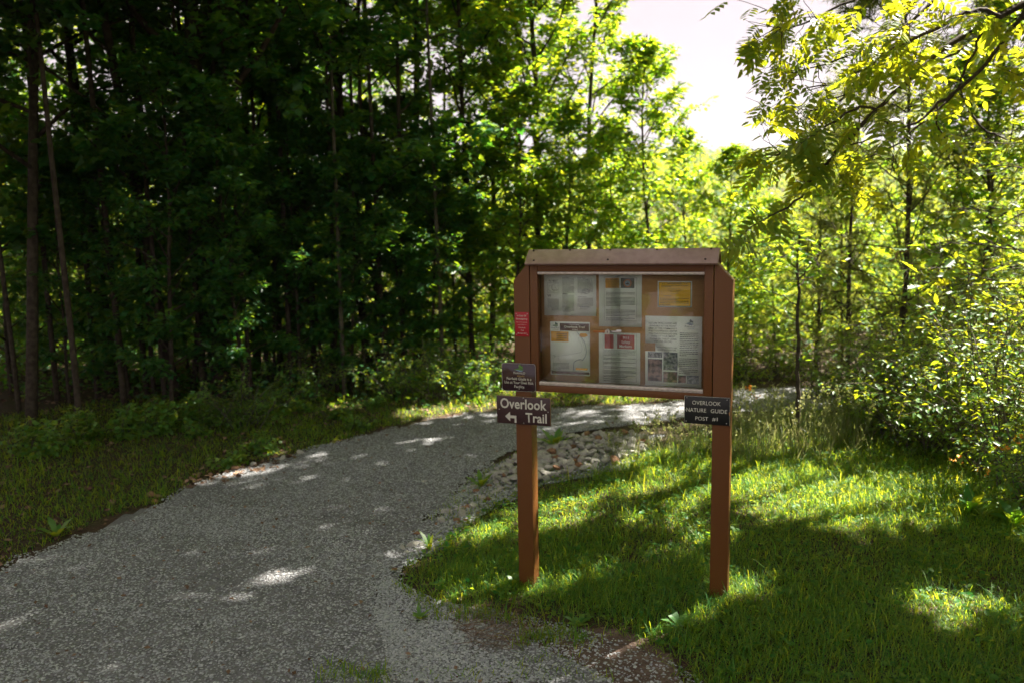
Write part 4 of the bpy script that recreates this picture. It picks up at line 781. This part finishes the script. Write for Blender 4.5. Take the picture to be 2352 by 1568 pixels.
for key, px, py, lb, sc, rz in (
    ('e', 2345, 1180, 'tallest shrub of the right thicket, cut by the right edge of the photo', 1.0, 0),
    ('a', 2250, 1135, 'dense small-leaved shrub with a thin dark stem, in front of the right thicket', .95, 1.2),
    ('a', 2160, 1090, 'rounded shrub left of the dense one in front of the right thicket', .9, 2.4),
    ('e', 2230, 1050, 'shrub with layered sprays in the middle of the right thicket', .95, 3.3),
    ('b', 2075, 1060, 'low shrub with pale bare twigs beside the long grass', 1.0, .7),
    ('a', 2060, 1000, 'arching shrub with bright sprays behind the low one with bare twigs', .9, 4.0),
    ('e', 2130, 985, 'tall shrub at the back of the right thicket, under the oak', 1.0, 5.0),
    ('b', 1960, 1030, 'small shrub next to the lone thin trunk, on its right', .85, 2.0),
    ('b', 1930, 975, 'shady shrub behind the lone thin trunk', 1.0, 3.0),
    ('a', 2010, 955, 'shrub behind the arching one, below the feathery evergreens', .95, 5.6),
    ('b', 2352, 1240, 'low shrub spilling onto the grass at the lower right edge', .75, 1.5),
    ('e', 2330, 1060, 'shrub deep in the thicket near the right edge', 1.05, 2.2),
    ('b', 1880, 930, 'small shrub on the far side of the trail at its right end', .9, .4)):
    p = gp(px, py); shrub(key, p[0]+.38, p[1]+.5, lb, GS, sc*.88, rz)
GL = 'undergrowth along the edge of the left wood'
for i, (px, py, key, lb) in enumerate((
    (370, 985, 'c', 'low shrub with pale sunlit leaves above the leaf litter'), (300, 1000, 'c', 'dim low shrub left of the sunlit one in the left wood'), (450, 975, 'c', 'low shrub right of the pale sunlit one in the left wood'),
    (530, 1070, 'd', 'sunlit broad-leaved weed clump at the left edge of the gravel'), (600, 1040, 'd', 'small weed clump beyond the sunlit one at the left gravel edge'), (700, 945, 'd', 'yellow-green fern-like clump on the sunny verge'), (620, 950, 'c', 'leafy clump left of the fern-like one on the verge'),
    (780, 960, 'd', 'leafy clump right of the fern-like one on the verge'), (860, 935, 'd', 'leafy clump below the pale pole in the wood'), (190, 1010, 'c', 'dim shrub at the foot of the bare slender pole at far left'), (80, 1040, 'c', 'dim shrub at the foot of the leaning grey stem at far left'), (560, 975, 'b', 'dark shrub at the foot of the thickest tree'),
    (700, 925, 'b', 'dark shrub behind the fern-like clump'), (900, 915, 'b', 'shrub at the right end of the dark wood'), (1010, 915, 'b', 'bright shrub beyond the bend of the trail'), (460, 1000, 'd', 'small leafy clump in front of the sunlit leaf litter'), (820, 985, 'd', 'low weed clump on the gravel edge in the sun'), (1080, 910, 'b', 'green shrub just left of the arrow sign, across the trail'),
    (1330, 905, 'b', 'green shrub seen below the sign case at left, across the trail'), (1450, 902, 'b', 'green shrub seen below the middle of the sign case, across the trail'), (1560, 895, 'b', 'green shrub seen below the sign case at right, across the trail'), (1700, 872, 'b', 'green shrub right of the right post, across the trail'), (1790, 868, 'b', 'green shrub left of the lone thin trunk, across the trail'))):
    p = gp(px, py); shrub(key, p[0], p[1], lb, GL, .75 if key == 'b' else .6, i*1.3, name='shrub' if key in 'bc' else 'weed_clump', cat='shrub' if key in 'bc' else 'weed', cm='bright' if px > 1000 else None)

# broad-leaved weeds near the path
def weed(name, label, px, py, n, L, wd, seed, flowers=0, cm='shrub', up=.9):
    r = np.random.default_rng(seed); p = gp(px, py); e = empty(name, (p[0], p[1], float(ground_z(*p))), label, 'weed'); g = Geo()
    V = [(0, .012, 0), (0, -.012, 0), (.3, .22, .12), (.3, -.22, .12), (.65, .26, .16), (.65, -.26, .16), (1, 0, .02)]; T = (V, [(0, 1, 3, 2), (2, 3, 5, 4), (4, 5, 6)])
    a = np.arange(n)*2.4; el = r.uniform(.3, up+.5, n); X = np.stack([np.cos(a), np.sin(a), el], 1); N = np.stack([-np.cos(a)*el, -np.sin(a)*el, np.ones(n)], 1)
    g.scatter(T, np.zeros((n, 3))+[0, 0, .005], X, N, np.stack([L*r.uniform(.6, 1.1, n), np.full(n, wd), L*r.uniform(.4, 1, n)], 1)); g.build('leaves', M[cm], e)
    for k in range(flowers):
        b = path_pts((0, 0, 0), (r.normal(0, .25), r.normal(0, .25), 1), .42*r.uniform(.8, 1.2), 5, r, .06); s = Geo(); s.tube(b, [.003, .0025, .002, .0018, .0015], 4); st = s.build('stem', M[cm], e)
        f = Geo()
        for q in range(5): c = b[-1]+r.normal(0, .018, 3); f.scatter(LEAF4, np.tile(c, (7, 1)), r.normal(0, 1, (7, 3)), r.normal(0, 1, (7, 3)), np.full(7, .016))
        f.build('flower', M['flower'], st)
weed('dock_plant', 'dark green broad-leaved rosette at the top of the pale stone pile', 1275, 1030, 13, .22, .10, 71)
weed('dock_plant', 'broad-leaved weed with upright leaves at the gravel edge, above the small rocks', 1105, 1120, 9, .17, .07, 72, up=2)
weed('dock_plant', 'narrow upright weed on the gravel left of the left post', 988, 1265, 8, .16, .05, 73, up=2.2)
weed('clover_plant', 'round-leaved seedling at the foot of the left post', 1180, 1345, 6, .07, .05, 74)
weed('clover_plant', 'low grey-green rosette on the gravel below the grass corner', 965, 1425, 9, .08, .04, 75, up=.3)
weed('clover_plant', 'small rosette on the bare soil below the left post', 1330, 1440, 10, .09, .05, 76, up=.3)
weed('clover_plant', 'low rosette in the grass at the bottom edge', 1560, 1440, 10, .10, .06, 77, up=.4)
weed('plantain_plant', 'broad rosette in the shaded grass at far lower left', 130, 1235, 9, .16, .08, 78, up=.5)
weed('plantain_plant', 'big-leaved weed at the lower right, under the thicket', 2230, 1180, 12, .2, .12, 79, cm='bright')
weed('plantain_plant', 'big-leaved weed at the right edge of the grass', 2330, 1210, 12, .2, .12, 80, cm='bright')
weed('flowering_weed', 'orange-flowered weed standing near the right edge, left of its twin', 2255, 1190, 6, .12, .05, 81, 2, cm='shrub')
weed('flowering_weed', 'orange-flowered weed closest to the right edge', 2325, 1180, 6, .12, .05, 82, 2, cm='shrub')
weed('flowering_weed', 'yellow-orange flowers in the tall grass just right of the right post', 1745, 1010, 6, .12, .05, 83, 2, cm='shrub')
weed('flowering_weed', 'small orange flowers below the black sign', 1575, 985, 5, .1, .04, 84, 1, cm='shrub')

# rocks
def rock_mesh(seed, m):
    r = np.random.default_rng(seed); import bmesh
    bm = bmesh.new(); bmesh.ops.create_icosphere(bm, subdivisions=3, radius=.5)
    for k in range(14):
        n = Vector(r.normal(0, 1, 3)).normalized(); d = r.uniform(.24, .37)
        for v in bm.verts:
            s = v.co.dot(n)-d
            if s > 0: v.co -= n*s
    for v in bm.verts: v.co = Vector((v.co.x, v.co.y*r.uniform(.72, .78), v.co.z*.62))+Vector(r.normal(0, .004, 3))
    me = bpy.data.meshes.new('rock'); bm.to_mesh(me); bm.free(); me.materials.append(m); return me
RM = [rock_mesh(90+i, M['rock']) for i in range(6)]; RR = [rock_mesh(99+i, M['redrock']) for i in range(3)]
def rock(me, x, y, s, label, group=None, lift=.0):
    r = random.Random(int(x*997+y*313)); o = bpy.data.objects.new('rock', me); SC.collection.objects.link(o)
    o.location = (x, y, float(ground_z(x, y))+s*.14+lift); o.scale = (s*r.uniform(.85, 1.3), s*r.uniform(.8, 1.1), s*r.uniform(.7, 1.1)); o.rotation_euler = (r.uniform(-.5, .5), r.uniform(-.5, .5), r.uniform(0, 6.28)); return tag(o, label, 'rock', group)
PILE = poly([(1240, 1015), (1330, 1005), (1480, 1008), (1500, 1030), (1420, 1065), (1340, 1085), (1250, 1105), (1150, 1120), (1120, 1100), (1180, 1060)])
rp = np.random.default_rng(17); pts = []
for q in rand_in(PILE, 3000, rp):
    if all((q[0]-p[0])**2+(q[1]-p[1])**2 > (.05**2) for p in pts): pts.append(q)
    if len(pts) >= 270: break
for i, q in enumerate(pts): rock(RM[i % 6] if rp.random() > .1 else RR[i % 3], q[0], q[1], (.055+.095*rp.beta(1.5, 2.2)), 'pale angular stone lying in the stone pile behind the left post', 'stones of the pale stone pile', lift=rp.uniform(.006, .045))
q = rand_in(poly([(1120, 1090), (1180, 1110), (1100, 1180), (1000, 1255), (935, 1305), (925, 1270), (1010, 1195), (1070, 1125)]), 46, rp)
for i, p in enumerate(q): rock(RM[i % 6] if rp.random() > .25 else RR[i % 3], p[0], p[1], .035+.065*rp.random(), 'small rubble stone half buried along the gravel edge left of the left post', 'small rubble along the gravel edge', lift=rp.uniform(-.008, .01))
for px, py, s, red, lb in ((1060, 1185, .13, 0, 'grey-white angular rock at the gravel edge, biggest of the small cluster'), (1035, 1180, .09, 0, 'squarish pale rock left end of the cluster at the gravel edge'), (1050, 1198, .10, 1, 'tan rock in front of the cluster at the gravel edge'), (1085, 1165, .12, 0, 'pale rock at the right end of the cluster at the gravel edge'),
    (1095, 1130, .11, 1, 'reddish brown upright rock beside the broad-leaved weed'), (1125, 1118, .09, 1, 'rust-coloured rock near the stones behind the weed'), (1065, 1130, .07, 1, 'small orange-brown rock on the gravel'), (1120, 1150, .12, 1, 'pinkish flat rock under grass left of the left post'), (1003, 1205, .06, 1, 'small brown rock alone on the gravel edge'),
    (958, 1228, .09, 1, 'flat tan rock on the gravel beside the narrow weed'), (950, 1255, .10, 0, 'pale block on the gravel, above a smaller one'), (925, 1262, .08, 0, 'flat grey stone left of the pale block'), (968, 1268, .06, 0, 'small pale stone right of the pale block'), (985, 1262, .07, 1, 'small tan stone right of the pale block'),
    (905, 1310, .07, 1, 'tan stone at the tip of the grass, left one'), (930, 1318, .07, 1, 'tan stone at the tip of the grass, right one'), (345, 1138, .11, 1, 'flat brown rock at the left gravel edge'), (365, 1142, .09, 1, 'ochre rock touching the flat brown one at the left gravel edge'), (355, 1152, .08, 1, 'brown rock in front of the pair at the left gravel edge'),
    (545, 1078, .12, 1, 'sunlit orange-brown rock on the left gravel edge'), (520, 1085, .09, 1, 'sunlit rock left of the orange-brown one'), (580, 1070, .10, 0, 'pale rock right of the orange-brown one on the left edge'), (650, 1055, .12, 0, 'grey rock further along the left gravel edge'), (690, 1043, .12, 0, 'farthest grey rock along the left gravel edge'), (1150, 945, .1, 0, 'pale stone at the far gravel edge left of the arrow sign'), (810, 1105, .05, 0, 'flat pale stone lying alone on the trail'), (975, 1108, .09, 0, 'flat whitish stone alone on the trail left of the rocks')):
    p = gp(px, py); rock((RR if red else RM)[int(px) % (3 if red else 6)], p[0], p[1], s*.9, lb, 'loose rocks at the gravel edges')

# fallen branches inside the left wood
def branch(label, pts, y0, y1, r0, fork=None):
    P = A(pts, y0, y1); c = P[0]; e = empty('fallen_branch', c, label, 'branch', 'broken branches in the left wood'); g = Geo(); g.tube(np.array(P)-c, np.linspace(r0, r0*.5, len(P)), 6); g.build('stem', M['twig'], e)
    if fork: f = Geo(); Q = A(fork, y1, y1); f.tube(np.array(Q)-c, np.linspace(r0*.6, r0*.3, len(Q)), 5); f.build('fork', M['twig'], e)
branch('long pale broken branch lying almost level in the left wood', [(320, 925), (370, 905), (420, 893), (450, 885)], 9.2, 9.5, .014)
branch('pale broken branch slanting up to the right in the left wood', [(338, 900), (362, 875), (400, 845), (430, 825)], 9.3, 9.6, .015, [(362, 875), (372, 862), (375, 855)])
branch('short forked pale branch below the level one in the left wood', [(372, 962), (395, 964), (412, 968), (425, 980)], 9.0, 9.0, .011, [(408, 966), (425, 955)])
branch('short pale stick leaning over the sunlit shrub in the left wood', [(350, 1016), (362, 995), (370, 975)], 8.3, 8.5, .012)
r = np.random.default_rng(3)
for k, (x0, y0, x1, y1, yy, lb) in enumerate(((2040, 870, 1985, 960, 7.2, 'bare pinkish twig leaning left in the right thicket'), (2190, 860, 2352, 915, 6.3, 'long pale bare branch crossing the right thicket'), (2200, 890, 2290, 1030, 6.0, 'pale bare twig hanging in the dense shrub'), (2160, 770, 2352, 730, 6.8, 'level bare branch below the oak leaves'), (2190, 1000, 2230, 1130, 6.0, 'thin bare upright twig in the dense shrub'), (2050, 600, 2100, 555, 6.8, 'bare slanting twig under the oak tip'))):
    pts = [(x0+(x1-x0)*t+r.normal(0, 4), y0+(y1-y0)*t+r.normal(0, 4)) for t in np.linspace(0, 1, 6)]; P = A(pts, yy, yy+.1); g = Geo(); g.tube(np.array(P)-P[0], np.linspace(.008, .003, 6), 5)
    tag(g.build('bare_twig', M['twig'], loc=P[0]), lb, 'branch', 'bare twigs in the right thicket')

# far-off woodland (a mass nobody could count) and the wooded hill
def mass(name, label, boxes, size, cm, seed, T=LEAF4, trunks=True):
    r = np.random.default_rng(seed); g = Geo(); tg = Geo()
    for (x0, x1, y0, y1, z0, z1, ncl, per, cr) in boxes:
        C = r.uniform([x0, y0, z0], [x1, y1, z1], (ncl, 3)); C[:, 2] += ground_z(C[:, 0], C[:, 1]); n = ncl*per; D = norm(r.normal(0, 1, (n, 3)))*r.random((n, 1))**.5*np.array([cr, cr, cr*.45]); P = np.repeat(C, per, 0)+D*np.repeat(r.uniform(.5, 1.2, ncl), per)[:, None]
        g.scatter(T, P, r.normal(0, 1, (n, 3))*[1, 1, .4], norm(r.normal(0, .5, (n, 3))+[0, 0, .8]), size*r.uniform(.6, 1.3, n))
    return tag(g.build(name, M[cm]), label, 'woodland', kind='stuff')
mass('woodland', 'deep green woodland closing the view behind the trees', [(-17, 1.5, 15, 19, -.2, 3.0, 1300, 46, .7), (-24, 1, 19, 28, 0, 4, 600, 42, 1.1), (-12, .6, 12.5, 15, 0, 2.2, 300, 40, .6), (1, 8, 14, 22, -.8, 1.6, 420, 40, .8), (7, 16, 11.5, 18, -.5, 3.5, 380, 40, .9), (3.2, 9, 11, 14, -.5, 2.2, 260, 36, .7), (-14, -6, 9, 14, 0, 6, 260, 40, .7)], .13, 'farwood', 5, T=OVATE)
def hill_mass():
    r = np.random.default_rng(6); g = Geo(); n = 2600; C = r.uniform([-10, 55], [130, 205], (n, 2)); z = ground_z(C[:, 0], C[:, 1]); per = 26; cr = r.uniform(1.6, 3.4, n)
    D = norm(r.normal(0, 1, (n*per, 3))); D[:, 2] = np.abs(D[:, 2]); P = np.repeat(np.column_stack([C, z+cr*.5]), per, 0)+D*np.repeat(cr, per)[:, None]*r.uniform(.75, 1.05, (n*per, 1))*[1, 1, 1.1]
    g.scatter(LEAF4, P, r.normal(0, 1, (n*per, 3)), norm(D+r.normal(0, .3, D.shape)), r.uniform(.7, 1.3, n*per)); return tag(g.build('hillside_woodland', M['farwood']), 'wooded hillside across the valley', 'woodland', kind='stuff')
mass('undergrowth', 'low green undergrowth covering the floor of the left wood', [(-15, 0, 8.6, 15, 0, .35, 1500, 26, .35)], .07, 'maple', 9, T=OVATE)
hill_mass()
# unseen trees added to shade the trail, crowns cut away for sun patches
def shade_tree(x, y, H, cr, zc, n, seed, ox=0, oy=0, name='unseen_shade_tree'):
    r = np.random.default_rng(seed); base = np.array([x, y, float(ground_z(x, y))]); ncl = 60; C = norm(r.normal(0, 1, (ncl, 3)))*r.random((ncl, 1))**.4*[cr, cr, (H-zc)*.5]+[ox, oy, (H+zc)/2]
    wood = Geo(); tp = np.array([[0, 0, -.2], [.1, 0, zc*.5], [0, .1, zc], [.1, 0, (H+zc)/2], [0, 0, H*.95]]); wood.tube(tp, [.13, .11, .09, .06, .02], 9)
    for c in C[::5][keep(C[::5]+base)]: p = np.array([0, 0, max(zc*.8, c[2]-.45*np.hypot(c[0], c[1]))]); wood.tube([p, p*.4+c*.6+[0, 0, -.1], c], [.03, .018, .007], 5, False)
    per = n//ncl; P = np.repeat(C, per, 0)+r.normal(0, .42, (ncl*per, 3)); k = keep(P+base); k &= r.random(len(P)) < .99; P = P[k]; m = len(P)
    # nothing of these crowns reaches into the picture
    d = P+base-[0, 0, CH]; dep = d@cf; u = np.abs(d@CX)/np.maximum(dep, .01); v = (d@CU)/np.maximum(dep, .01); vis = (dep > .1) & (u < .665) & (np.abs(v) < .455); P = P[~vis]; m = len(P)
    e = empty(name, base, 'tall unseen tree added to shade the trail, crown cut open for sun patches', 'tree', 'unseen trees added for shade'); wood.build('trunk', M['bark'], e, smooth=True)
    lv_geo(OVATE, P, r.normal(0, 1, (m, 3))*[1, 1, .4], norm(r.normal(0, .45, (m, 3))+[0, 0, 1]), r.uniform(.15, .27, m)).build('crown', M['maple'], e)
for i, a in enumerate(((6.2, 4.4, 9, 3.4, 3.0), (8.4, 6.6, 12, 3.4, 4), (5.6, .8, 10, 3.2, 3.2), (9.5, 3.2, 12, 3.2, 4), (-7.5, 1.5, 11, 3, 2.6), (-9.5, 5, 12, 2.8, 2.6), (11.5, 10.5, 14, 3.6, 4.5), (13, 6.5, 14, 3.4, 5), (6.5, -3, 12, 3, 4), (4, -10, 11, 3.5, 2), (7.6, 11.2, 15, 3.6, 6.5), (6.9, 9.0, 12.5, 3.9, 6, -2.6, .9), (7.6, 3.2, 9.5, 3.2, 4.2, -3.4, 1.2), (-6.6, 5.0, 9.5, 3.6, 3.8, 1.8, 1.6), (-8.2, 7.2, 10, 3.4, 3.2, 1.4, .6))): shade_tree(*a[:5], 10500 if len(a) == 5 else 15500, 200+i, *a[5:])

# ------------------------------------------------------------------ summer haze in the valley air
hz = Geo(); hz.box(-560, 960, -80, 1010, -34, 62)
hm = bpy.data.materials.new('haze_air'); hm.use_nodes = True; hn = hm.node_tree.nodes; hn.remove(hn['Principled BSDF'])
pv = hn.new('ShaderNodeVolumePrincipled'); pv.inputs['Color'].default_value = (.86, .90, 1, 1); pv.inputs['Density'].default_value = .00035; pv.inputs['Anisotropy'].default_value = .3
hm.node_tree.links.new(pv.outputs[0], hn['Material Output'].inputs['Volume'])
tag(hz.build('haze', hm), 'pale summer haze in the air', 'haze', kind='stuff')
cy.volume_bounces = 0
